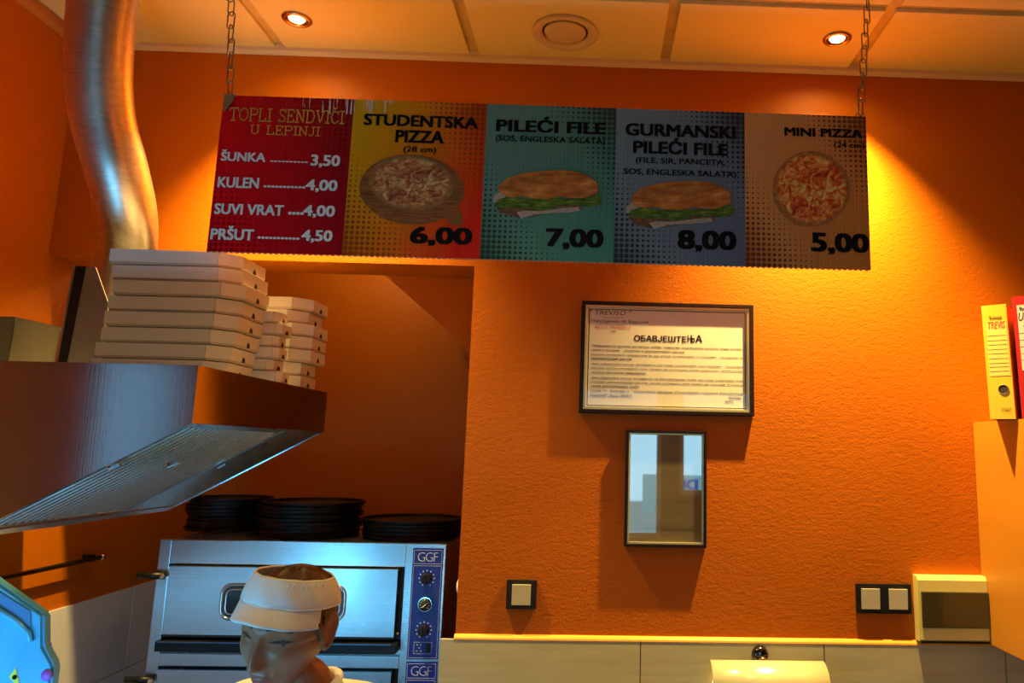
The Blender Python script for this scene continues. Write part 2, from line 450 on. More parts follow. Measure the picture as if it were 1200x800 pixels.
# gusset under the header at the right of the recess (sloping boxed-in soffit)
g = [at(452, 323, Y=2.69), at(532, 393, Y=2.69), at(548, 415, Y=2.69)]
bm = B(); prism(bm, [(g[0].x, 2.69, HZ + .3), (g[0].x, 2.69, g[0].z), (g[1].x, 2.69, g[1].z), (g[2].x, 2.69, g[2].z), (g[2].x + .12, 2.69, g[2].z - .25), (g[2].x + .12, 2.69, HZ + .3)], (0, .9, 0))
struct(mkobj('trim_3', bm, ORANGE))

# wall tiles on the back wall
TZ = 1.069
tl = [XP + .571 * k for k in range(0, 5)]
for r in range(0, 4):
    for k in range(len(tl)):
        a = tl[k] - (.045 if k == 0 else 0); b = min(tl[k] + .571, XR)
        if b - a < .05: continue
        z1 = TZ - .305 * r - .001; z0 = TZ - .305 * (r + 1) + .002
        if z0 < FLOOR: z0 = FLOOR
        mkobj('wall_tile', box(B(), (a + .0015, YW - .011, z0), (b - .0015, YW - .001, z1), 0, .0012), M_tile, wall_back)
mkobj('grout', box(B(), (XP - .04, YW - .004, FLOOR), (XR, YW, TZ - .002)), M_grout, wall_back)
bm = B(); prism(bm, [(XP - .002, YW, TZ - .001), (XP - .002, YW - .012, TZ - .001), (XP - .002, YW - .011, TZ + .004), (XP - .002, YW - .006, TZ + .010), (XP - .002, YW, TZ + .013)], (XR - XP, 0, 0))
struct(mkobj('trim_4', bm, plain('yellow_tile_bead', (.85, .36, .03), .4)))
# side wall tiles (left wall, also into the recess)
yy = -1.0; 
while yy < YB - .02:
    for r in range(0, 4):
        z1 = 1.083 - .305 * r; z0 = max(z1 - .302, FLOOR)
        y1 = min(yy + .597, YB)
        mkobj('wall_tile', box(B(), (XL, yy, z0), (XL + .010, y1, z1), 0, .001), M_whitetile, wall_left)
    yy += .6

# ------------------------------------------------------------------ ceiling fittings
def downlight(x, y, label):
    t = thing('recessed_downlight', label, 'ceiling light', (x, y, CEIL), 'recessed halogen downlights in the ceiling')
    bm = lathe(B(), [(.046, -.001), (.046, -.004), (.040, -.008), (.031, -.007), (.028, .006)], (x, y, CEIL), 'Z', 36)
    mkobj('trim_ring', bm, plain('copper_ring', (.55, .33, .16), .25, 1), t, smooth=True)
    m, tr, p = nt('lit_halogen_bulb'); p.inputs['Emission Color'].default_value = (1, .80, .42, 1); p.inputs['Emission Strength'].default_value = 14
    bm = lathe(B(), [(.0001, -.0075), (.012, -.007), (.022, -.004), (.0285, .004)], (x, y, CEIL), 'Z', 28)
    mkobj('bulb', bm, m, t, smooth=True)
    return t
downlight(-.987, 2.3, 'lit recessed halogen downlight left of the round ceiling vent, above the menu board')
downlight(.758, 2.298, 'lit recessed halogen downlight right of the round ceiling vent, beside the right chain')
x, y, r = VENT
t = thing('ceiling_vent', 'round cream air vent with raised rim and blank disc in the ceiling', 'vent', (x, y, CEIL))
M_vent = plain('cream_vent_plastic', (.66, .52, .27), .45)
mkobj('rim', lathe(B(), [(.107, 0), (.106, -.008), (.099, -.013), (.088, -.012), (.076, -.004), (.073, .006)], (x, y, CEIL - .0), 'Z', 48), M_vent, t, smooth=True)
mkobj('disc', lathe(B(), [(.0001, -.011), (.050, -.011), (.066, -.007), (.069, .002)], (x, y, CEIL), 'Z', 40), M_vent, t, smooth=True)

# ------------------------------------------------------------------ menu board
YS = 1.85
TLc = at(267, 110, Y=YS); TRc = at(1013, 137, Y=YS); BRc = at(1022, 315, Y=YS); BLc = at(237, 297, Y=YS)
zt = (TLc.z + TRc.z) / 2; zb = (BLc.z + BRc.z) / 2; xl = (TLc.x + BLc.x) / 2; xr = (TRc.x + BRc.x) / 2
board = thing('menu_board', 'long printed menu board of five coloured panels with prices, hung on two chains', 'sign', ((xl + xr) / 2, YS, zb))
bm = B()
# corrugated plastic: wavy bottom and top edge
N = 240
for i in range(N):
    u0 = xl + (xr - xl) * i / N; u1 = xl + (xr - xl) * (i + 1) / N
    if i % 2 == 0: box(bm, (u0, YS + .0015, zb - .0006), (u1, YS + .0045, zt))
    else: box(bm, (u0, YS + .0005, zb + .0015), (u1, YS + .0045, zt - .0015))
o = mkobj('corrugated_sheet', bm, plain('corrugated_plastic', (.60, .30, .16), .35), board)
def signmat(name, kind, wx, wz):
    m, t, p = nt(name); nb = NB(t); c = nb.coord('Object'); X_, Y_, Z_ = nb.xyz(c)
    u = nb.m('DIVIDE', X_, wx); v = nb.m('DIVIDE', Z_, wz)   # 0..1 over the panel
    P = .0133
    fx = nb.m('SUBTRACT', nb.m('FRACT', nb.m('DIVIDE', X_, P)), .5); fz = nb.m('SUBTRACT', nb.m('FRACT', nb.m('DIVIDE', Z_, P)), .5)
    d = nb.m('SQRT', nb.m('ADD', nb.m('MULTIPLY', fx, fx), nb.m('MULTIPLY', fz, fz)))
    bl = nb.m('SUBTRACT', 1.0, nb.m('ADD', nb.m('MULTIPLY', u, 1.5), nb.m('MULTIPLY', v, 1.35)))
    tr = nb.m('SUBTRACT', 1.0, nb.m('ADD', nb.m('MULTIPLY', nb.m('SUBTRACT', 1., u), 1.6), nb.m('MULTIPLY', nb.m('SUBTRACT', 1., v), 1.3)))
    gsum = nb.m('MAXIMUM', bl, tr)
    rad = nb.m('MULTIPLY', nb.m('ADD', gsum, .12), .46)
    dot = nb.m('LESS_THAN', d, rad)
    diag = nb.m('ADD', nb.m('MULTIPLY', u, .6), nb.m('MULTIPLY', nb.m('SUBTRACT', 1., v), .4))
    dark = nb.m('MAXIMUM', nb.mapr(tr, .25, 1.0, 0, .7), nb.mapr(bl, .35, 1.0, 0, .7))
    if kind == 'red':
        base = nb.mix(nb.mapr(u, .0, 1.0), (.92, .004, .012), (.36, .003, .010)); dc = (.12, .0, .002); p_d = .6
    elif kind == 'yellow':
        base = nb.ramp(nb.mapr(nb.m('ADD', u, nb.m('MULTIPLY', nb.m('SUBTRACT', 1., v), .55)), .1, 1.35), [(0, (.80, .42, .008)), (.45, (.85, .25, .01)), (.75, (.85, .10, .008)), (1, (.80, .02, .008))]); dc = (.34, .035, .005); p_d = .9
    elif kind == 'teal':
        base = nb.mix(nb.mapr(diag, 0, 1), (.15, .30, .235), (.055, .26, .19)); dc = (.010, .028, .024); p_d = .9
    elif kind == 'slate':
        base = nb.mix(nb.mapr(diag, 0, 1), (.20, .30, .33), (.14, .18, .28)); dc = (.008, .014, .028); p_d = .9
    else:
        base = nb.mix(nb.mapr(diag, 0, 1), (.85, .40, .14), (.75, .26, .04)); dc = (.16, .012, .008); p_d = .9
    if kind == 'red': f = nb.m('MULTIPLY', dot, p_d)
    else: f = nb.m('MULTIPLY', nb.m('MAXIMUM', dot, dark), p_d)
    colr = nb.mix(f, base, dc)
    # pale streaks painted in as glare off the flutes, along the upper edge
    st = nb.noise(1, nb.scale(c, (150, 1, 9)), 2)
    fl = nb.m('GREATER_THAN', st, .60)
    edge = {'red': nb.m('MULTIPLY', nb.mapr(u, .35, .8), nb.mapr(v, .84, .97)), 'yellow': nb.m('MULTIPLY', nb.mapr(u, .45, .1), nb.mapr(v, .82, .96))}.get(kind)
    if edge is not None:
        reg = nb.m('GREATER_THAN', nb.m('ADD', edge, nb.m('MULTIPLY', nb.noise(40, c, 2), .35)), .62)
        colr = nb.mix(nb.m('MULTIPLY', fl, reg), colr, (.80, .70, .62))
    nb.l(colr, p.inputs['Base Color'])
    p.inputs['Roughness'].default_value = .36; p.inputs['Specular IOR Level'].default_value = .22
    w1 = nb.m('SINE', nb.m('MULTIPLY', X_, 2 * PI / .0085))
    nb.l(nb.bump(nb.m('ADD', w1, nb.m('MULTIPLY', nb.noise(8, nb.scale(c, (4, 1, .7)), 2), 3.)), .22, .0012), p.inputs['Normal'])
    return m
ux = [267, 415, 572, 722, 872, 1013]; lx = [237, 401, 561, 719, 874, 1022]
bx = []
for k in range(6):
    a = at(ux[k], 110 + (137 - 110) * (ux[k] - 267) / 746., Y=YS); b = at(lx[k], 297 + 18 * (lx[k] - 237) / 785., Y=YS); bx.append((a.x + b.x) / 2)
bx[0] = xl; bx[-1] = xr
panels = []
for k, kind in enumerate(('red', 'yellow', 'teal', 'slate', 'brown')):
    x0, x1 = bx[k], bx[k + 1]
    bm = B(); vs = [bm.verts.new(q) for q in ((x0, YS, zb + .003), (x1, YS, zb + .003), (x1, YS, zt - .002), (x0, YS, zt - .002))]
    bm.faces.new(vs)
    prism_bm = B(); prism(prism_bm, [(x0, YS - .0004, zb + .002), (x1, YS - .0004, zb + .002), (x1, YS - .0004, zt - .0015), (x0, YS - .0004, zt - .0015)], (0, .0012, 0)); bm.free()
    p = mkobj('printed_panel', prism_bm, signmat(kind + '_sign_print', kind, x1 - x0, zt - zb), board, origin=(x0, YS, zb))
    p['label'] = {'red': 'red printed price list panel', 'yellow': 'yellow to red printed pizza panel', 'teal': 'teal printed sandwich panel', 'slate': 'slate blue printed sandwich panel', 'brown': 'orange brown printed pizza panel'}[kind]
    panels.append(p)
bm = B()   # curled tape on the upper left corner
q = [at(262, 110, Y=YS - .004), at(276, 111, Y=YS - .006), at(272, 119, Y=YS - .012), at(262, 131, Y=YS - .004)]
prism(bm, q, (0, .002, 0)); mkobj('corner_tape', bm, plain('brown_tape', (.30, .20, .08), .3), board)
YT = YS - .001
def st(s, mat, x0, y0, x1, y1, thick=.02, par=None):
    return text_px('lettering', s, mat, board if par is None else par, x0, y0, x1, y1, YT, thick)
def slabline(s, x0, y0, x1, y1):
    a = at(x0, y0, Y=YT); b = at(x1, y1, Y=YT)
    bm = slab_bm(s); fit_text(bm, Vector((0, YT, 0)), Vector((1, 0, 0)), Vector((0, 0, 1)), a.x, b.x, b.z, a.z, .0008, Vector((0, -1, 0)))
    mkobj('lettering', bm, M_goldink, board)
slabline('TOPLI SENDVICI', 270, 121, 403, 146)
slabline('U LEPINJI', 294, 146, 375, 160)
for (s, x0, y0, x1, y1) in (
    ('ŠUNKA', 260, 175, 311, 190), ('..........', 317, 188, 361, 191), ('3,50', 365, 181, 398, 197),
    ('KULEN', 256, 207, 303, 221), ('...........', 309, 217, 358, 221), ('4,00', 359, 210, 395, 226),
    ('SUVI VRAT', 252, 238, 332, 253), ('....', 338, 248, 356, 252), ('4,00', 356, 240, 392, 256),
    ('PRŠUT', 248, 264, 297, 282), ('...........', 302, 277, 351, 281), ('4,50', 354, 269, 389, 285)):
    st(s, M_white, x0, y0, x1, y1, .035)
for (s, x0, y0, x1, y1, th) in (
    ('STUDENTSKA', 427, 133, 560, 151, .04), ('PIZZA', 464, 152, 520, 168.5, .04), ('(28 cm)', 473, 171, 511, 181, .02), ('6,00', 481, 265, 553, 290, .045),
    ('PILEĆI FILE', 582, 135, 710, 158, .04), ('(SOS, ENGLESKA SALATA)', 581, 158, 709, 171, .02), ('7,00', 640, 267, 707, 294, .045),
    ('GURMANSKI', 733, 144, 862, 163, .04), ('PILEĆI FILE', 742, 160, 853, 183, .04), ('(FILE, SIR, PANCETA,', 745, 184, 850, 196, .02), ('SOS, ENGLESKA SALATA)', 731, 197, 863, 210, .02), ('8,00', 794, 269, 863, 297, .045),
    ('MINI PIZZA', 919, 149, 1011, 162, .04), ('(24 cm)', 977, 166, 1013, 176, .02), ('5,00', 950, 272, 1019, 300, .045)):
    st(s, M_ink, x0, y0, x1, y1, th)
def pizzamat(name, warm):
    m, t, p = nt(name); nb = NB(t); c = nb.coord('Object'); X_, Y_, Z_ = nb.xyz(c)
    # radius normalised later: object mesh spans -1..1 before object scale
    r = nb.m('SQRT', nb.m('ADD', nb.m('MULTIPLY', X_, X_), nb.m('MULTIPLY', Z_, Z_)))
    n1 = nb.noise(3.6, c, 6, .6, dist=1.6); n2 = nb.noise(9, c, 5, .7); 
    vv = nb.n('ShaderNodeTexVoronoi'); vv.inputs['Scale'].default_value = 5.5; nb.l(c, vv.inputs['Vector'])
    if warm:
        top = nb.ramp(n1, [(.30, (.30, .012, .004)), (.43, (.75, .07, .01)), (.52, (.95, .34, .05)), (.60, (.98, .70, .18)), (.70, (.98, .85, .40))])
        ham = (.55, .06, .01); crust = (.62, .23, .05)
    else:
        top = nb.ramp(n1, [(.30, (.12, .02, .01)), (.43, (.42, .09, .03)), (.52, (.62, .28, .09)), (.60, (.75, .50, .20)), (.72, (.85, .70, .34))])
        ham = (.30, .055, .03); crust = (.45, .20, .06)
    col = nb.mix(nb.m('MULTIPLY', nb.m('LESS_THAN', vv.outputs['Distance'], .30), nb.mapr(n2, .45, .6, 0, .75)), top, ham)
    col = nb.mix(nb.m('GREATER_THAN', nb.noise(24, c, 2), .66), col, (.05, .015, .01))
    rr = nb.m('ADD', r, nb.m('MULTIPLY', nb.m('SUBTRACT', nb.noise(3, c), .5), .10))
    col = nb.mix(nb.mapr(rr, .84, .93), col, nb.mix(nb.mapr(n2, .4, .65), crust, [q * .5 for q in crust]))
    nb.l(col, p.inputs['Base Color']); p.inputs['Roughness'].default_value = .5
    return m
def disc_px(name, pts_px, mat, lift, unit=False):
    """flat print traced on the board plane; the object is scaled so its own space spans -1..1"""
    P = [at(a, b, Y=YS - lift) for a, b in pts_px]
    xs = [p.x for p in P]; zs = [p.z for p in P]; c = Vector(((min(xs) + max(xs)) / 2, YS - lift, (min(zs) + max(zs)) / 2))
    rx = (max(xs) - min(xs)) / 2; rz = (max(zs) - min(zs)) / 2
    bm = B(); vs = [bm.verts.new(((p.x - c.x) / rx, 0, (p.z - c.z) / rz)) for p in P]
    f = bm.faces.new(vs); bm.normal_update()
    if f.normal.y > 0: f.normal_flip()
    bmesh.ops.triangulate(bm, faces=bm.faces)
    me = bpy.data.meshes.new(name); bm.to_mesh(me); bm.free(); me.materials.append(mat)
    o = bpy.data.objects.new(name, me); COL.objects.link(o); o.parent = board
    o.location = c - board.location; o.scale = (rx, 1, rz)
    return o
def ell(cx, cy, a, b, tilt=0, n=40, wob=0):
    out = []
    for k in range(n):
        th = 2 * PI * k / n; w_ = 1 + wob * math.sin(3 * th + 1) + wob * .6 * math.sin(7 * th)
        x_, y_ = a * w_ * math.cos(th), b * w_ * math.sin(th); ct, s_ = math.cos(tilt), math.sin(tilt)
        out.append((cx + x_ * ct - y_ * s_, cy + x_ * s_ + y_ * ct))
    return out
def flatnoise(name, c1, c2, scale=6, stretch=(1, 1, 1), c3=None):
    m, t, p = nt(name); nb = NB(t); c = nb.coord()
    f = nb.noise(scale, nb.scale(c, stretch), 5, .6)
    st_ = [(.36, c1), (.6, c2)] + ([(.7, c3)] if c3 else [])
    nb.l(nb.ramp(f, st_), p.inputs['Base Color']); p.inputs['Roughness'].default_value = .5
    return m
M_pboard = flatnoise('printed_wooden_board', (.16, .045, .010), (.38, .13, .03), 3, (1, 1, 8))
disc_px('printed_picture', [(510, 244), (524, 234), (541, 250), (543, 259), (536, 265), (527, 262)], M_pboard, .0014)
disc_px('printed_picture', ell(482.5, 222, 61.5, 41, .06), M_pboard, .0016)
disc_px('printed_picture', ell(481.5, 214, 50, 32, .10, wob=.008), pizzamat('printed_student_pizza', False), .0020)
disc_px('printed_picture', ell(950.5, 221.5, 45.5, 44.5, 0, wob=.008), pizzamat('printed_mini_pizza', True), .0016)
M_bun = flatnoise('printed_bun', (.36, .08, .008), (.72, .25, .04), 2.2, (1, 1, 1), (.90, .42, .10))
M_let = flatnoise('printed_lettuce', (.015, .05, .004), (.14, .26, .02), 4, (1, 1, 1), (.36, .48, .10))
M_bot = flatnoise('printed_lower_bun', (.06, .02, .008), (.26, .12, .05), 5, (1, 1, 1))
M_sauce = flatnoise('printed_sauce', (.30, .16, .10), (.60, .55, .45), 6, (1, 1, 2))
for (dx, dy) in ((0, 0), (155.5, 12.5)):
    cv = lambda L: [(560 + a / 3.75 + dx, 110 + b / 3.75 + dy) for a, b in L]
    disc_px('printed_picture', cv([(78, 490), (90, 478), (230, 490), (330, 490), (450, 485), (462, 505), (430, 516), (350, 522), (190, 545), (130, 532), (95, 520)]), M_bot, .0014)
    disc_px('printed_picture', cv([(66, 470), (72, 445), (95, 432), (120, 450), (110, 480), (85, 488)]), M_sauce, .0016)
    disc_px('printed_picture', cv([(170, 520), (200, 512), (260, 514), (330, 507), (390, 500), (440, 497), (450, 512), (400, 520), (330, 523), (250, 530), (190, 546)]), M_sauce, .0018)
    disc_px('printed_picture', cv([(74, 482), (90, 462), (130, 452), (200, 460), (350, 458), (430, 462), (480, 448), (530, 440), (546, 458), (540, 485), (490, 497), (430, 488), (350, 492), (320, 508), (280, 514), (230, 500), (170, 500), (100, 498)]), M_let, .0020)
    disc_px('printed_picture', cv([(88, 425), (92, 402), (130, 370), (190, 350), (280, 338), (360, 335), (430, 340), (480, 358), (520, 385), (531, 412), (524, 440), (500, 442), (470, 456), (420, 458), (360, 452), (310, 462), (250, 460), (200, 450), (150, 455), (110, 445)]), M_bun, .0024)

# chains and hooks
M_chain = plain('dull_chain_metal', (.28, .22, .18), .35, 1)
def chain(px_top, px_bot, py_bot, label, hook):
    b = at(px_bot, py_bot, Y=YS + .002); a0 = at(px_top, 0, Y=YS + .002)
    d = (a0 - b).normalized(); top = b + d * ((CEIL - b.z) / d.z)
    t = thing('hanging_chain', label, 'chain', top, 'chains that carry the menu board')
    L = .047; wd = .0095; r = .0018; step = .0375
    n = int((top - b).length / step) + 1
    me = None
    for k in range(n):
        c = b + d * (step * (k + .5))
        bm = B(); pts = []
        hs = L / 2 - wd
        for q in range(20):
            a = 2 * PI * q / 20; x_ = wd * math.cos(a); z_ = wd * math.sin(a) + (hs if math.sin(a) >= 0 else -hs)
            pts.append(Vector((x_, 0, z_)))
        ang = (0 if k % 2 else PI / 2) + random.uniform(-.25, .25)
        R_ = Matrix.Rotation(ang, 3, 'Z')
        if k == 0:
            tube(bm, [R_ @ p for p in pts], r, 8, True)
            me_bm = bm; o = mkobj('chain_link', me_bm, M_chain, t, origin=(0, 0, 0)); o.location = c - top
            me = o.data
        else:
            bm.free(); o = bpy.data.objects.new('chain_link', me); COL.objects.link(o); o.parent = t
            o.location = c - top; o.rotation_euler = (0, 0, ang)
            if k % 2 == 0: o.rotation_euler[2] = ang + PI / 2
            else: o.rotation_euler[2] = ang + PI / 2
    bm = B(); pts = []
    for q in range(15):
        a = -PI * .25 + 1.5 * PI * q / 14; pts.append(b + Vector((.011 * math.cos(a), 0, .011 * math.sin(a) - .004)))
    tube(bm, pts, .0014, 8); mkobj('hook', bm, M_chain, t)
    tube_bm = tube(B(), [top, top + Vector((0, 0, .0) ) - Vector((0, 0, .012))], .006, 10); mkobj('ceiling_eye', tube_bm, M_chain, t)
    return t
chain(271, 270, 112, 'dull metal link chain above the red end of the menu board', 0)
chain(1017, 1008, 134, 'dull metal link chain above the pizza end of the menu board', 1)

# ------------------------------------------------------------------ framed pictures
def framed(name, label, px0, py0, px1, py1, border, gold, mpaper, glass, group=None):
    a = at(px0, py0, Y=YW - .02); b = at(px1, py1, Y=YW - .02)
    x0, x1, z0, z1 = a.x, b.x, b.z, a.z
    t = thing(name, label, 'picture', ((x0 + x1) / 2, YW, z0))
    for (p, q, r, s_) in ((x0, x1, z1 - border, z1), (x0, x1, z0, z0 + border), (x0, x0 + border, z0 + border, z1 - border), (x1 - border, x1, z0 + border, z1 - border)):
        mkobj('frame_rail', box(B(), (p, YW - .022, r), (q, YW - .001, s_), 0, .002), M_frame, t)
    e = border; 
    bm = B(); g_ = gold
    for (p, q, r, s_) in ((x0 + e, x1 - e, z1 - e - g_, z1 - e), (x0 + e, x1 - e, z0 + e, z0 + e + g_), (x0 + e, x0 + e + g_, z0 + e + g_, z1 - e - g_), (x1 - e - g_, x1 - e, z0 + e + g_, z1 - e - g_)):
        box(bm, (p, YW - .018, r), (q, YW - .002, s_), 0, .001)
    mkobj('inner_frame', bm, M_gold, t)
    obox('paper', (x0 + e, YW - .008, z0 + e), (x1 - e, YW - .003, z1 - e), mpaper, t)
    obox('glass_pane', (x0 + e + g_ * .6, YW - .0135, z0 + e + g_ * .6), (x1 - e - g_ * .6, YW - .0125, z1 - e - g_ * .6), glass, t)
    return t, (x0 + e + g_, x1 - e - g_, z0 + e + g_, z1 - e - g_)
nf, inn = framed('framed_notice', 'wide black-framed notice with Cyrillic text on the orange wall', 682, 352, 884, 488, .0125, .008, M_paper, M_glass)
bm = B(); e = .004
x0, x1, z0, z1 = inn
for (p, q, r, s_) in ((x0 + e, x1 - e, z1 - e - .0025, z1 - e), (x0 + e, x1 - e, z0 + e, z0 + e + .0025), (x0 + e, x0 + e + .0025, z0 + e, z1 - e), (x1 - e - .0025, x1 - e, z0 + e, z1 - e)):
    box(bm, (p, YW - .0086, r), (q, YW - .0078, s_))
mkobj('printed_border', bm, M_ink, nf)
YN = YW - .0083
def nx(X_, Y_): return (670 + X_ / 5.0, 340 + Y_ / 5.0)
def nt_line(s, X0, Y0, X1, Y1, mat=M_ink, th=.012, shear=0):
    a = nx(X0, Y0); b = nx(X1, Y1); return text_px('lettering', s, mat, nf, a[0], a[1], b[0], b[1], YN, th, shear, .0004)
nt_line('" TREVISO "', 108, 115, 350, 148, th=.0, shear=.2)
nt_line('Назив обвезника', 178, 155, 305, 164, M_greyink)
nt_line('Majke Jugovića 28  Banja Luka', 112, 168, 450, 200, th=.0, shear=.3)
nt_line('Сједиште и адреса', 160, 195, 310, 203, M_greyink)
nt_line('4511179340012', 135, 204, 345, 232, M_redink, th=.0, shear=.3)
nt_line('ЈИБ', 225, 236, 258, 246, M_greyink)
for w_, xa_, xb_ in (('ОБАВЈЕШТЕ', 366, 672), ('Н', 679, 702), ('Ь', 699, 722), ('А', 725, 765)): nt_line(w_, xa_, 262, xb_, 306, th=.025)
for (s, X0, Y0, X1, Y1) in (
    ('Обвезник је дужан да купцу робе, односно кориснику услуга изда штам-', 118, 318, 1000, 352),
    ('пани и писани фискални и рекламирани рачун.', 118, 343, 665, 368),
    ('Купац (клијент) обавезан је да узме штампани и писани фискални и', 116, 370, 1000, 402),
    ('рекламирани рачун.', 116, 393, 356, 413),
    ('Ако обвезник купцу (клијенту) не изда штампани или писани фискални', 118, 424, 1002, 456),
    ('рачун, купац (клијент) има право да купљену робу односно примљену', 116, 449, 1002, 480),
    ('услугу не плати обвезнику.', 116, 473, 440, 494),
    ('Ако обвезник купцу (клијенту) за рекламирану робу не изда штампани или', 116, 505, 1003, 538),
    ('писани рекламирани рачун, купац (клијент) има право да послије исплате', 114, 529, 1003, 562),
    ('узме рекламирану робу.', 114, 552, 402, 574),
    ('Члан 71. Закона о фискалним касама ("Службени гласник Републике', 112, 580, 1003, 614),
    ('Српске", број: 69/07).', 110, 605, 356, 630)):
    nt_line(s, X0, Y0, X1, Y1, M_ink, .012)
nt_line('потпис', 920, 622, 995, 640, M_greyink)
nt_line('М.П.С', 900, 645, 948, 662)
cf, inn = framed('framed_certificate', 'small portrait black-framed certificate reflecting the window, below the wide notice', 734, 503, 828, 642, .009, .006, M_paper2, M_glass2)
def cx_(X_, Y_): return (720 + X_ / 4.708, 490 + Y_ / 4.706)
for (s, X0, Y0, X1, Y1) in (('РЈЕШЕЊЕ О РЕГИСТРАЦИЈИ', 112, 110, 200, 118), ('РЕПУБЛИКА СРПСКА', 112, 125, 175, 132), ('Основни суд Бања Лука', 112, 142, 190, 149), ('ПОТВРДА О РЕГИСТРАЦИЈИ ПОРЕСКОГ ОБВЕЗНИКА', 112, 300, 350, 314),
    ('Назив пореског обвезника', 290, 225, 350, 233), ('Сједиште обвезника', 290, 325, 350, 333), ('Датум издавања потврде', 290, 448, 440, 464), ('Број одјељења 14/2', 290, 480, 410, 489), ('Пореска управа', 290, 520, 370, 534), ('Потврда се издаје на основу члана 21. Закона о пореском поступку', 170, 583, 460, 600), ('начелник', 180, 622, 200, 628)):
    a = cx_(X0, Y0); b = cx_(X1, Y1)
    text_px('lettering', s, M_greyink, cf, a[0], a[1], b[0], b[1], YN, .0, 0, .0004)
bm = B()
for (X0, Y0, X1, Y1) in ((290, 250, 350, 252), (290, 348, 355, 350), (160, 605, 465, 607)):
    a = at(*cx_(X0, Y0), Y=YN); b = at(*cx_(X1, Y1), Y=YN); box(bm, (a.x, YN - .0006, b.z), (b.x, YN - .0003, a.z))
mkobj('printed_rule', bm, M_greyink, cf)

# ------------------------------------------------------------------ switches and fuse box
def switch(label, px0, py0, px1, py1, gangs):
    a = at(px0, py0, Y=YW - .01); b = at(px1, py1, Y=YW - .01)
    t = thing('light_switch', label, 'switch', ((a.x + b.x) / 2, YW, b.z))
    mkobj('frame_plate', box(B(), (a.x, YW - .011, b.z), (b.x, YW - .001, a.z), 0, .003), M_black, t)
    wd = (b.x - a.x) / gangs; h = a.z - b.z
    for k in range(gangs):
        c = a.x + wd * (k + .5); zc = (a.z + b.z) / 2; s_ = min(wd, h) * .33
        bm = B(); prism(bm, [(c - s_, YW - .012, zc - s_ * 1.05), (c - s_, YW - .0155, zc - s_ * 1.05), (c - s_, YW - .0185, zc + s_ * 1.05), (c - s_, YW - .012, zc + s_ * 1.05)], (2 * s_, 0, 0))
        mkobj('rocker', bm, M_rocker, t)
    return t
switch('single light switch with black frame and ivory rocker, below the small certificate', 594, 679, 628, 714, 1)
switch('double light switch with black frame and two ivory rockers, beside the fuse box', 1003, 683.5, 1069, 719.5, 2)
a = at(1070, 670, Y=YW - .06); 
x0 = 1.020; x1 = 1.24; zt_, zb_ = 1.279, 1.084
t = thing('fuse_box', 'yellowed plastic fuse box with smoked door, under the wall cabinet edge', 'fuse box', ((x0 + x1) / 2, YW, zb_))
bm = B(); prism(bm, [(x0, YW, zb_), (x0, YW - .030, zb_), (x0, YW - .036, zb_ + .006), (x0, YW - .036, zb_ + .038), (x0, YW - .036, zt_ - .040), (x0, YW - .036, zt_ - .012), (x0, YW - .028, zt_), (x0, YW, zt_)], (x1 - x0, 0, 0))
mkobj('housing', bm, M_cream, t)
mkobj('door', box(B(), (x0 + .008, YW - .046, zb_ + .042), (x1 - .001, YW - .036, zt_ - .045), 0, .003), M_smoke, t)
mkobj('lower_seam', box(B(), (x0 + .004, YW - .0362, zb_ - .004), (x1 - .001, YW - .004, zb_ + .001)), M_black, t)

# ------------------------------------------------------------------ wall cabinet and binders
cx0, cx1, cz0, cz1, cy0 = 1.241, 2.05, 1.079, 1.762, 2.14
t = thing('wall_cabinet', 'orange beech laminate wall cabinet cut by the right edge of the photo', 'cabinet', ((cx0 + cx1) / 2, YW, cz0))
mkobj('side_panel', box(B(), (cx0, cy0, cz0), (cx0 + .018, YW - .001, cz1), 0, .0008), M_wood, t)
mkobj('side_panel', box(B(), (cx1 - .018, cy0, cz0), (cx1, YW - .001, cz1), 0, .0008), M_wood, t)
for z in (cz0, cz1 - .018): mkobj('shelf', box(B(), (cx0 + .018, cy0, z), (cx1 - .018, YW - .001, z + .018)), M_wood, t)
mkobj('back_panel', box(B(), (cx0 + .018, YW - .012, cz0 + .018), (cx1 - .018, YW - .004, cz1 - .018)), M_wood, t)
for k in range(2):
    w_ = (cx1 - cx0) / 2
    d = mkobj('door', box(B(), (cx0 + w_ * k + .001, cy0 - .018, cz0), (cx0 + w_ * (k + 1) - .001, cy0, cz1), 0, .001), M_wood, t)
    hx = cx0 + w_ + (-.05 if k == 0 else .04)
    mkobj('handle', tube(B(), [(hx, cy0 - .018, cz0 + .1), (hx, cy0 - .045, cz0 + .1), (hx, cy0 - .045, cz0 + .22), (hx, cy0 - .018, cz0 + .22)], .005), M_chrome, d)
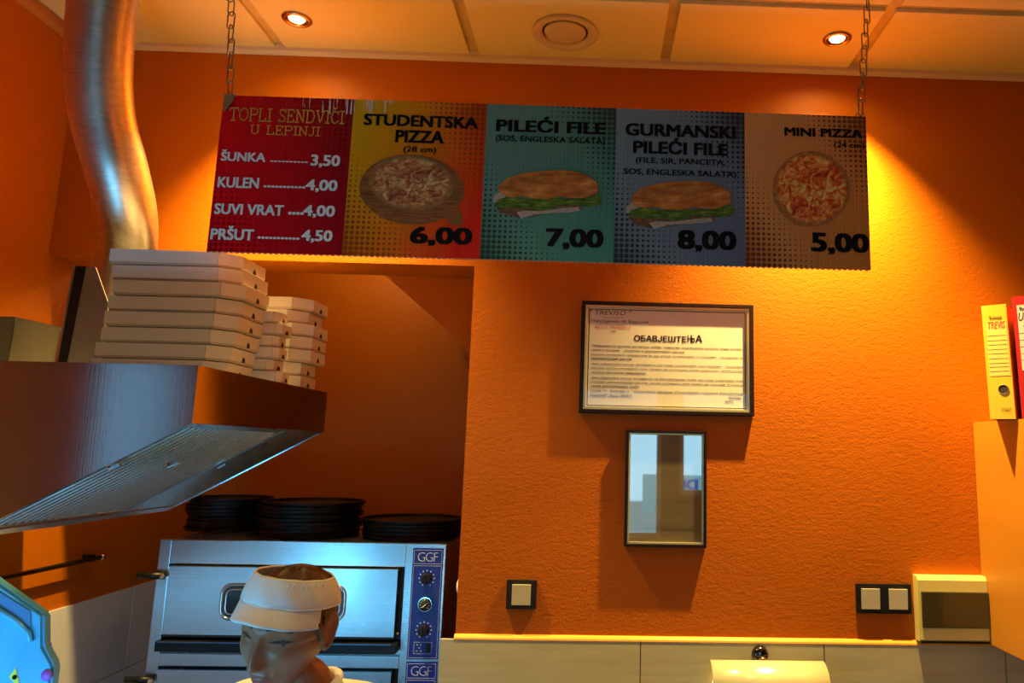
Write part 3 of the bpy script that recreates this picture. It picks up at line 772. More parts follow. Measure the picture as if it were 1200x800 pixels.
def binder(label, corner, th, lean, wid, hgt, col, lines, red):
    """corner = lower left corner of the spine; th = turn of the spine towards the camera"""
    O = Vector(corner)
    U = Vector((math.cos(th), -math.sin(th), 0)); Dp = Vector((math.sin(th), math.cos(th), 0)); 
    V = (Vector((0, 0, 1)) * math.cos(lean) - U * math.sin(lean)); U2 = (U * math.cos(lean) + Vector((0, 0, 1)) * math.sin(lean))
    t = thing('ring_binder', label, 'binder', O, 'ring binders standing on the wall cabinet')
    mc = plain(label[:12].strip().replace(' ', '_') + '_cover', col, .45)
    def pr(x0, x1, z0, z1, d0, d1):
        P = [O + U * x0 + V * z0, O + U * x1 + V * z0, O + U * x1 + V * z1, O + U * x0 + V * z1]
        b_ = B(); prism(b_, [p + Dp * d0 for p in P], Dp * (d1 - d0)); return b_
    mkobj('spine', pr(0, wid, 0, hgt, 0, .003), mc, t)
    mkobj('cover', pr(0, .003, 0, hgt, .003, .27), mc, t)
    mkobj('cover', pr(wid - .003, wid, 0, hgt, .003, .27), mc, t)
    mkobj('paper_stack', pr(.008, wid - .02, .006, hgt - .02, .02, .25), M_paper, t)
    for (x0, x1, z0, z1, mt) in lines['rects']:
        mkobj('spine_label', pr(x0, x1, z0, z1, -.0006, 0), mt, t)
    for (s, x0, x1, z0, z1, mt, th_, sh) in lines['text']:
        b_ = text_bm(s, th_, sh); fit_text(b_, O, U, V, x0, x1, z0, z1, .0010, -Dp)
        mkobj('lettering', b_, mt, t)
    for z in lines['rules']:
        mkobj('ruled_line', pr(.010, wid - .006, z, z + .0009, -.0010, -.0006), M_greyink, t)
    # finger hole with metal ring
    cc = O + U * (wid * .62) + V * .088
    ringpts = [cc + U * (.0135 * math.cos(2 * PI * k / 24)) + V * (.0135 * math.sin(2 * PI * k / 24)) - Dp * .0008 for k in range(24)]
    mkobj('hole_ring', tube(B(), ringpts, .0013, 6, True), M_chrome, t)
    b_ = B(); prism(b_, ringpts, Dp * .0006); mkobj('finger_hole', b_, M_slot, t)
    return t
th = math.radians(38)
ylabel = plain('yellow_spine_label', (.80, .62, .14), .55)
p0 = Vector((1.180, 2.27, cz1 + .001))
binder('yellow ring binder with hand-lettered spine label, left of the red one', p0, th, .022, .069, .345, (.80, .52, .03), dict(
    rects=[(.010, .066, .128, .295, ylabel)], rules=[.25, .235, .222, .208, .195, .18, .166, .155, .142],
    text=[('fornax', .020, .055, .300, .312, M_ink, .01, 0), ('TREVIS', .014, .062, .272, .294, M_orangeink, .015, .2), ('KF 8OXT', .034, .060, .022, .032, M_ink, .0, 0)]), 0)
U = Vector((math.cos(th), -math.sin(th), 0))
binder('red ring binder with white spine label at the right photo edge', p0 + U * .073 + Vector((.003, -.02, .0)), th, .022, .078, .362, (.55, .012, .015), dict(
    rects=[(.012, .070, .140, .335, M_paper), (.020, .068, .036, .048, M_paper)], rules=[.25, .23, .21, .19, .17],
    text=[('fornax', .018, .055, .318, .330, M_ink, .01, 0), ('Ulazni', .014, .066, .288, .312, M_ink, .0, .3), ('2020', .024, .062, .270, .286, M_ink, .0, .3)]), 0)

# ------------------------------------------------------------------ paper roll holder (lower edge of the photo)
c = at(892, 768, Y=YW - .03)
t = thing('roll_holder', 'chrome paper roll holder with shiny curved lid on the wall tiles', 'roll holder', (c.x, YW - .011, c.z))
mkobj('mounting_disc', lathe(B(), [(.0001, -.020), (.018, -.019), (.024, -.012), (.026, 0)], (c.x, YW - .011, c.z), 'Y', 32), plain('dark_chrome', (.12, .12, .14), .15, 1), t, smooth=True)
mkobj('ball_joint', lathe(B(), [(.0001, -.014), (.007, -.012), (.012, -.006), (.013, 0), (.012, .006), (.007, .012), (.0001, .014)], (c.x + .002, YW - .040, c.z - .012), 'Y', 24), M_chrome, t, smooth=True)
a = at(832, 775, Y=YW - .05); b = at(965, 783, Y=YW - .05)
bm = B(); pf = []
for k in range(9):
    an = math.radians(5 + 85 * k / 8); pf.append((YW - .045 - .075 * math.sin(an), a.z - .055 + .06 * math.cos(an)))
prev = None
for (yy_, zz_) in pf:
    r_ = [bm.verts.new((xx, yy_, zz_)) for xx in (a.x, a.x + (b.x - a.x) * .5, b.x)]
    if prev:
        for q in range(2): bm.faces.new((prev[q], prev[q + 1], r_[q + 1], r_[q])).smooth = True
    prev = r_
o = mkobj('lid', bm, plain('polished_lid', (.88, .80, .50), .22, .35), t); sm = o.modifiers.new('s', 'SOLIDIFY'); sm.thickness = .0015
mkobj('arm', tube(B(), [(c.x, YW - .035, c.z - .012), (b.x + .004, YW - .045, a.z - .004), (b.x + .010, YW - .05, a.z - .012), (b.x + .010, YW - .06, a.z - .10), (a.x, YW - .06, a.z - .10)], .0028, 8), M_chrome, t)
mkobj('paper_roll', lathe(B(), [(.02, 0), (.05, 0), (.05, b.x - a.x - .02), (.02, b.x - a.x - .02)], (a.x + .01, YW - .064, a.z - .10), 'X', 32), M_white, t, smooth=False)

# ------------------------------------------------------------------ extractor hood
HY0, HY1 = 1.68, 2.49; HX = -.860; HT = 1.812; HB = 1.688; RX = -1.315; RB = 1.437
t = thing('extractor_hood', 'stainless steel wedge-shaped extractor hood mounted on the left wall', 'extractor hood', (XL, (HY0 + HY1) / 2, RB))
hood = t
def slant(y0, y1, x0, z0, x1, z1, th): pass
# side panels (polygon in XZ)
side = [(HX, HT), (HX, HB), (RX, RB), (XL + .012, RB), (XL + .012, HT)]
for y in (HY0, HY1 - .003):
    bm = B(); prism(bm, [(p[0], y, p[1]) for p in side], (0, .003, 0)); mkobj('side_panel', bm, M_steelflat, t)
mkobj('fascia', box(B(), (HX - .003, HY0 + .003, HB), (HX, HY1 - .003, HT)), M_steelflat, t)
mkobj('top_panel', box(B(), (XL + .012, HY0 + .003, HT - .004), (HX - .003, HY1 - .003, HT - .001)), M_steelflat, t)
# folded rims around the underside
dirS = Vector((HX - RX, 0, HB - RB)); Ls = dirS.length; dS = dirS.normalized(); nS = Vector((dS.z, 0, -dS.x))   # nS points down/right
def S_(s, h, y): 
    p = Vector((RX, 0, RB)) + dS * s - nS * h; return Vector((p.x, y, p.z))
def sbox(s0, s1, h0, h1, y0, y1):
    b_ = B(); P = [S_(s0, h0, y0), S_(s1, h0, y0), S_(s1, h1, y0), S_(s0, h1, y0)]; prism(b_, P, (0, y1 - y0, 0)); return b_
mkobj('rim', sbox(-.0, .030, 0, .004, HY0 + .003, HY1 - .003), M_filter, t)
mkobj('rim', sbox(Ls - .012, Ls - .002, 0, .004, HY0 + .003, HY1 - .003), M_filter, t)
mkobj('rim', sbox(.030, Ls - .012, 0, .004, HY0 + .003, HY0 + .012), M_filter, t)
mkobj('backing', sbox(.02, Ls - .01, .034, .036, HY0 + .003, HY1 - .003), plain('dark_filter_cavity', (.008, .008, .010), .7), t)
YP = 2.21     # slats end here, plain plate beyond
mkobj('blank_plate', sbox(.030, Ls - .012, .002, .006, YP, HY1 - .003), M_filter, t)
nfil = 3; nsl = 7
fw = (YP - HY0 - .014) / nfil
for k in range(nfil):
    y0 = HY0 + .013 + fw * k
    gf = mkobj('grease_filter', sbox(.030, .042, .003, .022, y0 + .001, y0 + fw - .001), M_filter, t)
    mkobj('filter_edge', sbox(Ls - .026, Ls - .013, .003, .022, y0 + .001, y0 + fw - .001), M_filter, gf)
    pw = fw / nsl
    for j in range(nsl):
        ya = y0 + pw * j + pw * .2; yb = ya + pw * .5
        # each baffle slat is a shallow V
        bm = B(); n_ = 9; rows = []
        for q in range(n_):
            u = q / (n_ - 1); yq = ya + (yb - ya) * u; hq = .003 + .004 * (1 - math.sqrt(max(0, 1 - (2 * u - 1) ** 2)))
            rows.append((bm.verts.new(S_(.040, hq, yq)), bm.verts.new(S_(Ls - .024, hq, yq))))
        for q in range(n_ - 1): bm.faces.new((rows[q][0], rows[q][1], rows[q + 1][1], rows[q + 1][0]))
        mkobj('slat', bm, M_filter, gf)
for px, py in ((134, 545), (203, 543), (260, 544)):
    d = ray(px, py); n_ = nS; P0 = S_(0, 0, 2.0); tt = n_.dot(P0 - CAM) / n_.dot(d); q = CAM + d * tt
    s0 = (q - Vector((RX, 0, RB))).dot(dS)
    bm = sbox(s0 - .012, s0 + .012, -.007, -.002, q.y - .006, q.y + .006)
    box(bm, S_(s0 - .011, -.002, q.y - .005) - Vector((.002, 0, .002)), S_(s0 - .011, .006, q.y + .005) + Vector((.002, 0, .002)))
    mkobj('filter_handle', bm, M_chrome, t)

# ------------------------------------------------------------------ duct
pts = [(-1.30, 1.90, 3.02), (-1.354, 1.95, 2.83), (-1.392, 2.02, 2.66), (-1.400, 2.08, 2.53), (-1.388, 2.14, 2.42), (-1.388, 2.20, 2.33), (-1.41, 2.27, 2.24), (-1.445, 2.32, 2.15), (-1.465, 2.335, 2.05), (-1.475, 2.34, 1.93), (-1.475, 2.34, HT + .001)]
def catmull(P, m):
    P = [Vector(p) for p in P]; out = []
    for i in range(len(P) - 1):
        p0, p1, p2, p3 = P[max(i - 1, 0)], P[i], P[i + 1], P[min(i + 2, len(P) - 1)]
        for k in range(m):
            t_ = k / m; out.append(.5 * ((2 * p1) + (p2 - p0) * t_ + (2 * p0 - 5 * p1 + 4 * p2 - p3) * t_ ** 2 + (3 * p1 - p0 - 3 * p2 + p3) * t_ ** 3))
    out.append(P[-1]); return out
cp = catmull(pts, 34)
ts = [p.z for p in cp]
rad = []
for i, p in enumerate(cp):
    u = (3.0 - p.z) / 1.2
    rad.append((.083 - .008 * u) * (1 + (.008 if i % 2 else -.008) + .004 * math.sin(i * .11)))
bm = tube(B(), cp, rad, 40, caps=False)
dt = mkobj('ventilation_duct', bm, M_duct); tag(dt, 'bent ribbed aluminium ventilation duct running from the ceiling down behind the boxes', 'duct')

# ------------------------------------------------------------------ things on the hood
a = at(85, 311, Y=2.15)
t = thing('leaning_panel', 'grey metal panel with dark groove leaning upright left of the box stack', 'panel', (-1.42, 2.15, HT))
P = [at(86, 311, Y=2.13), at(112, 313, Y=2.13), at(127, 356, Y=2.13)]
e0 = Vector((-1.362, 2.13, HT)); e1 = Vector((-1.475, 2.13, HT))
bm = B(); prism(bm, [P[0], P[1], P[2], e0, e1], (0, .004, 0)); mkobj('sheet', bm, plain('grey_scratched_sheet', (.30, .27, .26), .45, .4, var=.15), t)
g0 = at(89, 312, Y=2.129); g1 = at(101, 312, Y=2.129)
bm = B(); prism(bm, [g0, g1, Vector((-1.445, 2.129, HT)), Vector((-1.468, 2.129, HT))], (0, -.002, 0)); mkobj('groove', bm, M_black, t)
t = thing('grey_bin', 'grey green square-edged bin on the hood by the left photo edge', 'bin', (-1.62, 2.1, HT))
bm = B(); x0, x1 = XL + .012, -1.545
def bin_(bm, x0, x1, y0, y1, z0, z1, tp):
    prism(bm, [(x0 + tp, y0 + tp, z0), (x1 - tp, y0 + tp, z0), (x1, y0, z1), (x0, y0, z1)], (0, .004, 0)); prism(bm, [(x0 + tp, y1, z0), (x1 - tp, y1, z0), (x1, y1, z1), (x0, y1, z1)], (0, .004, 0))
    prism(bm, [(x0 + tp, y0 + tp, z0), (x0 + tp, y1, z0), (x0, y1, z1), (x0, y0, z1)], (.004, 0, 0)); prism(bm, [(x1 - tp - .004, y0 + tp, z0), (x1 - tp - .004, y1, z0), (x1 - .004, y1, z1), (x1 - .004, y0, z1)], (.004, 0, 0))
    box(bm, (x0 + tp, y0 + tp, z0), (x1 - tp, y1, z0 + .004))
bin_(bm, x0, x1, 2.06, 2.23, HT, 1.958, .006)
mgr = plain('grey_green_plastic', (.16, .15, .10), .5)
mkobj('tub', bm, mgr, t)
bm = B(); box(bm, (x0, 2.054, 1.954), (x1 + .004, 2.064, 1.966), 0, .002); box(bm, (x1 - .004, 2.064, 1.954), (x1 + .006, 2.236, 1.966), 0, .002)
mkobj('rolled_rim', bm, mgr, t)

def pizza_box(w_, d_, h_, c_, label, group):
    """lid corner chamfers on the opening (+X) side; local origin at the near opening corner foot"""
    t = thing('pizza_box', label, 'box', (0, 0, 0), group)
    def outline(ins): return [(-w_ + ins, ins), (-c_ + ins * .4, ins), (-ins, c_ - ins * .4 + 0), (-ins, d_ - c_), (-c_, d_ - ins), (-w_ + ins, d_ - ins)]
    bm = B(); prism(bm, [(x, y, 0) for x, y in outline(.003)], (0, 0, h_ * .25)); mkobj('tray', bm, M_cardside, t)
    bm = B(); prism(bm, [(x, y, h_ * .14) for x, y in outline(0)], (0, 0, h_ * .80)); mkobj('lid', bm, M_card, t)
    bm = B(); prism(bm, [(.0004, d_ / 2 - .010, h_ * .14), (.0004, d_ / 2 + .010, h_ * .14), (.0004, d_ / 2 + .007, h_ * .42), (.0004, d_ / 2 - .004, h_ * .50)], (.0004, 0, 0)); mkobj('tab_slot', bm, M_slot, t)
    bm = B(); box(bm, (-c_ - .0008, -.0003, h_ * .14), (-c_ + .0006, .0004, h_ * .94)); mkobj('fold_line', bm, M_cardside, t)
    return t
HTB = HT + .0005
ordn = ['topmost', 'second from the top', 'third from the top', 'fourth from the top', 'fifth from the top', 'sixth from the top', 'second from the bottom', 'lowest']
# near stack: eight
X1 = -.925; Y1 = 1.95
proto = None
hh = .0402
offs = [(0, 0, 0), (.006, .0, .4), (.012, .002, -.6), (.018, .0, .3), (.018, .003, -.4), (.028, .0, .2), (.016, .0, -1.6), (.012, .003, 1.3)]
z = HTB
for k in range(8):
    lab = 'large white pizza box, %s of the tall near stack on the hood' % ordn[7 - k]
    if k == 0: proto = pizza_box(.315, .232, hh, .044, lab, 'pizza boxes in the near stack'); o = proto
    else: o = dup(proto, (0, 0, 0), lab)
    dx, dy, rz = offs[k]; o.location = (X1 - .022 + dx, Y1 + dy, z); o.rotation_euler = (0, 0, math.radians(rz * .8)); z += hh
# far stack: seven
h2 = .0385; z = HTB; proto2 = None
offs = [(-.020, 0, 0), (-.022, .0, .5), (.003, .0, -.5), (.004, .002, .4), (.006, .0, -.3), (-.012, 0, .6), (-.001, .002, -.5)]
ord7 = ordn[:5] + ordn[6:]
for k in range(7):
    lab = 'small white pizza box, %s of the far stack on the hood' % ord7[6 - k]
    if k == 0: proto2 = pizza_box(.245, .215, h2, .047, lab, 'pizza boxes in the far stack'); o = proto2
    else: o = dup(proto2, (0, 0, 0), lab)
    dx, dy, rz = offs[k]; o.location = (-.862 + dx, 2.27 + dy, z); o.rotation_euler = (0, 0, math.radians(rz)); z += h2
# little boxes tucked between
z = HTB; proto3 = None
ords = ['topmost', 'second from the top', 'third from the top', 'fourth from the top', 'second from the bottom', 'lowest']
offs = [(.030, 0, 5), (-.006, 0, -8), (.012, 0, 4), (.006, .004, 9), (.014, .0, -5), (.004, .0, 6)]
h3 = .0335
for k in range(6):
    lab = 'small pale carton, %s of the short pile between the stacks' % ords[5 - k]
    if k == 0: proto3 = pizza_box(.080, .085, h3, .014, lab, 'small cartons between the stacks'); o = proto3; o['category'] = 'carton'; o.name = 'small_carton'
    else: o = dup(proto3, (0, 0, 0), lab)
    dx, dy, rz = offs[k]; o.location = (-.892 + dx * .8, 2.135 + dy, z); o.rotation_euler = (0, 0, math.radians(rz * .5)); z += h3

# ------------------------------------------------------------------ oven
OY = 2.75
def oz(px, py, Y=OY): return at(px, py, Y=Y)
a = oz(188, 632); b = oz(523, 637); OX0, OX1, OZ1 = a.x, b.x, (a.z + b.z) / 2
OD = 3.55
t = thing('pizza_oven', 'double deck stainless steel pizza oven with blue control panels', 'oven', ((OX0 + OX1) / 2, (OY + OD) / 2, FLOOR)); oven = t
OZ0 = .38
bm = B(); box(bm, (OX0, OY + .02, OZ0), (OX1, OD, OZ1 - .003), 0, .003); mkobj('body', bm, M_oven, t)
for (lx_, ly_) in ((OX0 + .05, OY + .08), (OX1 - .05, OY + .08), (OX0 + .05, OD - .08), (OX1 - .05, OD - .08)):
    mkobj('leg', box(B(), (lx_ - .025, ly_ - .025, FLOOR), (lx_ + .025, ly_ + .025, OZ0), 0, .002), M_oven, t)
def plate(name, px0, py0, px1, py1, y0, y1, mat, par, bev=.0015):
    A_ = oz(px0, py0, y0); B_ = oz(px1, py1, y0)
    return mkobj(name, box(B(), (A_.x, y0, B_.z), (B_.x, y1, A_.z), 0, bev), mat, par)
xa = oz(476, 640).x
mkobj('front_column', box(B(), (xa, OY, OZ0), (OX1, OY + .02, OZ1), 0, .002), M_oven, t)
mkobj('front_column', box(B(), (OX0, OY, OZ0), (oz(194, 700).x, OY + .02, OZ1), 0, .002), M_oven, t)
x_l = oz(194, 700).x
deckh = oz(300, 663).z - oz(300, 783).z
zt0 = oz(330, 662).z
mkobj('top_fascia', box(B(), (x_l, OY, zt0), (xa, OY + .02, OZ1), 0, .002), M_oven, t)
def deck(dz):
    z_top = zt0 - dz
    dl = x_l + .012; dr = xa - .018; dtop = z_top - .006; dbot = z_top - .228
    mkobj('recess', box(B(), (x_l, OY + .012, z_top - .265), (xa, OY + .018, z_top)), M_blackmat, t)
    # door with oval window opening
    wx0, wx1 = oz(262, 700).x, oz(408, 700).x; wz1 = dtop - .052; wz0 = wz1 - .118
    door = B()
    # door slab of four pieces round the window plus pressed surround
    zs0, zs1 = wz0 + .02, wz1 - .02; xs0, xs1 = wx0 + .02, wx1 - .02
    for (p, q, r, s_) in ((dl, dr, zs1, dtop), (dl, dr, dbot, zs0), (dl, xs0, zs0, zs1), (xs1, dr, zs0, zs1)):
        box(door, (p, OY - .022, r), (q, OY + .006, s_))
    bmesh.ops.remove_doubles(door, verts=door.verts, dist=.0001)
    dob = mkobj('door', door, M_oven, t)
    def ring(x0, x1, z0, z1, r, y, rr): return tube(B(), rrect(x0, x1, z0, z1, r, y), rr, 10, True)
    mkobj('window_surround', ring(wx0 + .004, wx1 - .004, wz0 + .004, wz1 - .004, .030, OY - .022, .0055), M_steel, dob)
    mkobj('window_surround', ring(wx0 + .019, wx1 - .019, wz0 + .019, wz1 - .019, .020, OY - .022, .0045), M_steel, dob)
    bm = B(); prism(bm, rrect(wx0 + .010, wx1 - .010, wz0 + .010, wz1 - .010, .026, OY - .0235), (0, .004, 0)); mkobj('window_gasket', bm, plain('dark_gasket', (.02, .03, .04), .4), dob)
    bm = B(); prism(bm, rrect(wx0 + .019, wx1 - .019, wz0 + .019, wz1 - .019, .02, OY - .0255), (0, .003, 0)); mkobj('window_glass', bm, plain('black_oven_glass', (.004, .004, .006), .08), dob)
    mkobj('door_lip', box(B(), (dl, OY - .026, dbot - .002), (dr, OY - .020, dbot + .004)), M_blackmat, dob)
    mkobj('threshold', box(B(), (x_l + .004, OY - .045, dbot - .045), (xa - .004, OY + .012, dbot - .012), 0, .004), M_blackmat, t)
    mkobj('threshold_strip', box(B(), (x_l + .01, OY - .048, dbot - .016), (xa - .02, OY - .042, dbot - .012)), plain('dark_blue_steel', (.12, .16, .22), .3, 1), t)
    hb = tube(B(), [(OX0 - .045, OY - .03, dtop - .03), (x_l + .004, OY - .03, dtop - .03)], .011, 14); mkobj('hinge_bar', hb, M_blackmat, t)
    mkobj('hinge_screw', lathe(B(), [(.0001, -.006), (.007, -.005), (.008, 0), (.008, .01)], (x_l + .001, OY - .038, dtop - .03), 'Y', 16), M_chrome, t, smooth=True)
    mkobj('screw', lathe(B(), [(.0001, -.004), (.005, -.003), (.006, 0)], (dr + .008, OY - .002, dbot + .012), 'Y', 14), M_chrome, t, smooth=True)
    mkobj('screw', lathe(B(), [(.0001, -.004), (.005, -.003), (.006, 0)], (dl - .006, OY - .002, dbot + .012), 'Y', 14), M_chrome, t, smooth=True)
    mkobj('lower_fascia', box(B(), (x_l, OY, z_top - deckh + .0), (xa, OY + .02, z_top - .290), 0, .002), M_oven, t)
deck(0); deck(deckh)
# control panels
M_blue = plain('blue_control_panel', (.004, .010, .30), .35, var=.15, vscale=20)
M_dial = plain('pressure_dial', (.02, .04, .04), .3)
px0_, px1_ = oz(481, 700).x, oz(517, 700).x
def control(z1, z0, full):
    pn = mkobj('control_panel', box(B(), (px0_, OY - .003, z0), (px1_, OY, z1), 0, .001), M_blue, t)
    bm = B(); x0, x1 = px0_ + .004, px1_ - .004
    for (zz0, zz1) in ((z0 + .004, z1 - .058), (z1 - .052, z1 - .006)):
        for (p, q, r, s_) in ((x0, x1, zz1 - .001, zz1), (x0, x1, zz0, zz0 + .001), (x0, x0 + .001, zz0, zz1), (x1 - .001, x1, zz0, zz1)):
            box(bm, (p, OY - .0036, r), (q, OY - .003, s_))
    mkobj('printed_line', bm, M_silver, pn)
    w_ = px1_ - px0_; xc = (px0_ + px1_) / 2
    b_ = text_bm('GGF', -.02, 0, .8); fit_text(b_, Vector((0, OY - .003, 0)), Vector((1, 0, 0)), Vector((0, 0, 1)), xc - w_ * .33, xc + w_ * .33, z1 - .044, z1 - .014, .0008, Vector((0, -1, 0))); mkobj('lettering', b_, M_silver, pn)
    H = z1 - z0
    def knob(zc, r):
        k_ = mkobj('knob', lathe(B(), [(.0001, -.026), (r * .85, -.025), (r, -.020), (r * 1.05, 0)], (xc, OY - .003, zc), 'Y', 24), M_black, pn, smooth=True, auto=35)
        box_b = box(B(), (xc - .002, OY - .034, zc - r), (xc + .002, OY - .026, zc + r)); mkobj('knob_ridge', box_b, M_black, k_)
        bm = B()
        for q in range(11):
            an = math.radians(-60 + 30 * q); dd = Vector((math.cos(an), 0, math.sin(an))); p_ = Vector((xc, OY - .0035, zc)) + dd * r * 1.55
            box(bm, p_ - Vector((.002, .0003, .002)), p_ + Vector((.002, .0003, .002)))
        mkobj('dial_mark', bm, M_silver, pn)
    knob(z1 - H * .275, .0165)
    zc = z1 - H * .51
    g_ = mkobj('gauge', lathe(B(), [(.0001, -.002), (.020, -.002), (.021, -.006), (.024, -.006), (.025, 0)], (xc, OY - .003, zc), 'Y', 30), [M_chrome], pn, smooth=True, auto=30)
    mkobj('gauge_face', lathe(B(), [(.0001, -.0065), (.020, -.0065), (.020, -.002)], (xc, OY - .003, zc), 'Y', 30), M_dial, g_)
    bm = B(); prism(bm, [(xc - .010, OY - .0105, zc - .008), (xc - .007, OY - .0105, zc - .010), (xc + .014, OY - .0105, zc + .009)], (0, .001, 0))
    for q in range(9):
        an = math.radians(-45 + 33 * q); p_ = Vector((xc + .015 * math.cos(an), OY - .0102, zc + .015 * math.sin(an))); box(bm, p_ - Vector((.0012, .0003, .0012)), p_ + Vector((.0012, .0003, .0012)))
    mkobj('gauge_needle', bm, M_white, g_)
    knob(z1 - H * .74, .0165)
    zs = z1 - H * .90
    bm = B()
    for (p, q, r, s_) in ((-.030, .030, .018, .019), (-.030, .030, -.019, -.018), (-.030, -.029, -.019, .019), (.029, .030, -.019, .019)):
        box(bm, (xc + p, OY - .0036, zs + r), (xc + q, OY - .003, zs + s_))
    for (p, q) in ((-.02, .010), (-.012, .0), (-.02, -.010), (-.008, .010), (-.006, -.010)): box(bm, (xc + p - .002, OY - .0036, zs + q - .0012), (xc + p + .003, OY - .003, zs + q + .0012))
    mkobj('printed_line', bm, M_silver, pn)
    mkobj('rocker_switch', box(B(), (xc + .010, OY - .010, zs - .013), (xc + .024, OY - .003, zs + .013), 0, .001), M_black, pn)
zc1 = oz(500, 642).z; zc0 = oz(495, 772).z; cH = zc1 - zc0
control(zc1, zc0, True)
control(zc0 - .008, zc0 - .008 - cH, True)

# pans on the oven
def pan(loc, r, label, group, n=1):
    h = .013
    return tag(mkobj('pizza_pan', lathe(B(), [(.0001, .002), (r - .007, .002), (r - .004, h), (r, h), (r, h - .002), (r - .005, 0), (.0001, 0)], loc, 'Z', 44), M_blackmat, None, origin=loc, smooth=True, auto=40), label, 'pan', group)
OT = OZ1 - .003
def panstack(cx, cy, r, n, where, wob=.01, step=.0136):
    names = {0: 'lowest'}
    base = None
    for k in range(n):
        lab = 'round black pizza pan, %s of the pile %s' % (('lowest' if k == 0 else 'topmost' if k == n - 1 else ['', 'second', 'third', 'fourth', 'fifth', 'sixth', 'seventh', 'eighth'][k] + ' from the bottom'), where)
        loc = (cx + random.uniform(-wob, wob), cy + random.uniform(-wob, wob) * .5, OT + .001 + step * k)
        if base is None: base = pan(loc, r, lab, 'pizza pans in the pile ' + where); 
        else:
            o = base.copy(); COL.objects.link(o); o.location = loc; o['label'] = lab
panstack(-1.065, 3.02, .185, 9, 'mid oven', .014)
panstack(-1.425, 3.14, .15, 9, 'left on the oven', .01)
panstack(-.675, 3.00, .185, 5, 'right on the oven', .004)

# ------------------------------------------------------------------ left wall: utensil rail
t = thing('utensil_rail', 'dark utensil rail fixed along the left wall under the hood', 'rail', (XL, 2.5, 1.235))
mkobj('bar', tube(B(), [(XL + .035, 1.5, 1.237), (XL + .035, 2.93, 1.232)], .008, 12), plain('dark_rail_metal', (.05, .04, .035), .25, .8), t)
for y in (1.7, 2.3, 2.88): mkobj('bracket', box(B(), (XL, y - .01, 1.222), (XL + .036, y + .01, 1.246), 0, .002), M_black, t)
mkobj('end_cap', lathe(B(), [(.0001, 0), (.010, .001), (.011, .01), (.009, .03)], (XL + .035, 2.915, 1.232), 'Y', 16), M_chrome, t, smooth=True)
# white rounded fitting peeping out behind the partition edge
q = at(531, 690, Y=2.72)
t = thing('white_fitting', 'small white rounded wall fitting peeping out behind the left edge of the orange wall', 'fitting', (q.x + .05, 2.78, q.z - .05))
mkobj('dome', lathe(B(), [(.0001, -.045), (.030, -.040), (.048, -.022), (.052, 0)], (q.x + .052, 2.78, q.z), 'Y', 28), M_white, t, smooth=True)
mkobj('back_plate', box(B(), (q.x + .01, 2.78, q.z - .05), (-.32, 2.80, q.z + .05), 0, .004), M_white, t)

# ------------------------------------------------------------------ blue machine in the lower left corner
M_bluefilm = plain('light_blue_plastic', (.10, .48, .80), .25, var=.18, vscale=9, coat=.4)
Yb = 1.30
pp = [at(-60, 640, Y=Yb), at(0, 685, Y=Yb), at(50, 720, Y=Yb), at(50, 758, Y=Yb), at(62, 780, Y=Yb)]
t = thing('blue_slicer', 'light blue plastic machine housing with warning sticker, lower left corner', 'machine', (pp[4].x - .15, Yb + .1, FLOOR))
zlow = .92
poly = [pp[0], pp[1], pp[2], pp[3], pp[4], Vector((pp[4].x, Yb, zlow)), Vector((pp[0].x, Yb, zlow))]
bm = B(); prism(bm, poly, (0, .022, 0)); bmesh.ops.bevel(bm, geom=[e for e in bm.edges], offset=.004, segments=2, affect='EDGES'); hs = mkobj('housing', bm, M_bluefilm, t)
bm = B(); prism(bm, [Vector((p.x - .115, Yb + .022, p.z - .105)) for p in poly[:5]] + [Vector((poly[4].x - .115, Yb + .022, zlow)), Vector((poly[0].x - .115, Yb + .022, zlow))], (0, .13, 0)); mkobj('motor_casing', bm, M_bluefilm, t)
wp = [at(-40, 672, Y=Yb), at(-2, 692, Y=Yb), at(36, 716, Y=Yb), at(37, 734, Y=Yb), at(25, 731, Y=Yb), at(-40, 697, Y=Yb)]
bm = B(); prism(bm, wp, (0, -.002, 0)); mkobj('window', bm, plain('slate_blue_window', (.10, .26, .50), .15), t)
bm = tube(B(), [at(-5, 712, Y=Yb - .004), at(20, 728, Y=Yb - .004), at(34, 742, Y=Yb - .004), at(36, 752, Y=Yb - .004)], .0035, 8); mkobj('edge_bead', bm, M_bluefilm, t)
bm = B(); prism(bm, [at(11, 793, Y=Yb), at(24, 806, Y=Yb), at(19, 782, Y=Yb)], (0, -.0012, 0)); s1 = mkobj('warning_sticker', bm, plain('yellow_sticker', (.85, .75, .04), .5), t)
bm = B(); lathe(bm, [(.0001, -.0022), (.0035, -.0022), (.0035, -.001)], at(18, 793, Y=Yb), 'Y', 12); mkobj('sticker_symbol', bm, M_ink, s1)
bm = B(); lathe(bm, [(.0001, -.002), (.0085, -.002), (.0085, 0)], at(55, 791, Y=Yb), 'Y', 20); mkobj('round_sticker', bm, plain('magenta_sticker', (.40, .10, .55), .5), t)
mkobj('stand', box(B(), (pp[0].x, Yb + .01, FLOOR), (pp[4].x - .12, Yb + .15, zlow)), M_oven, t)

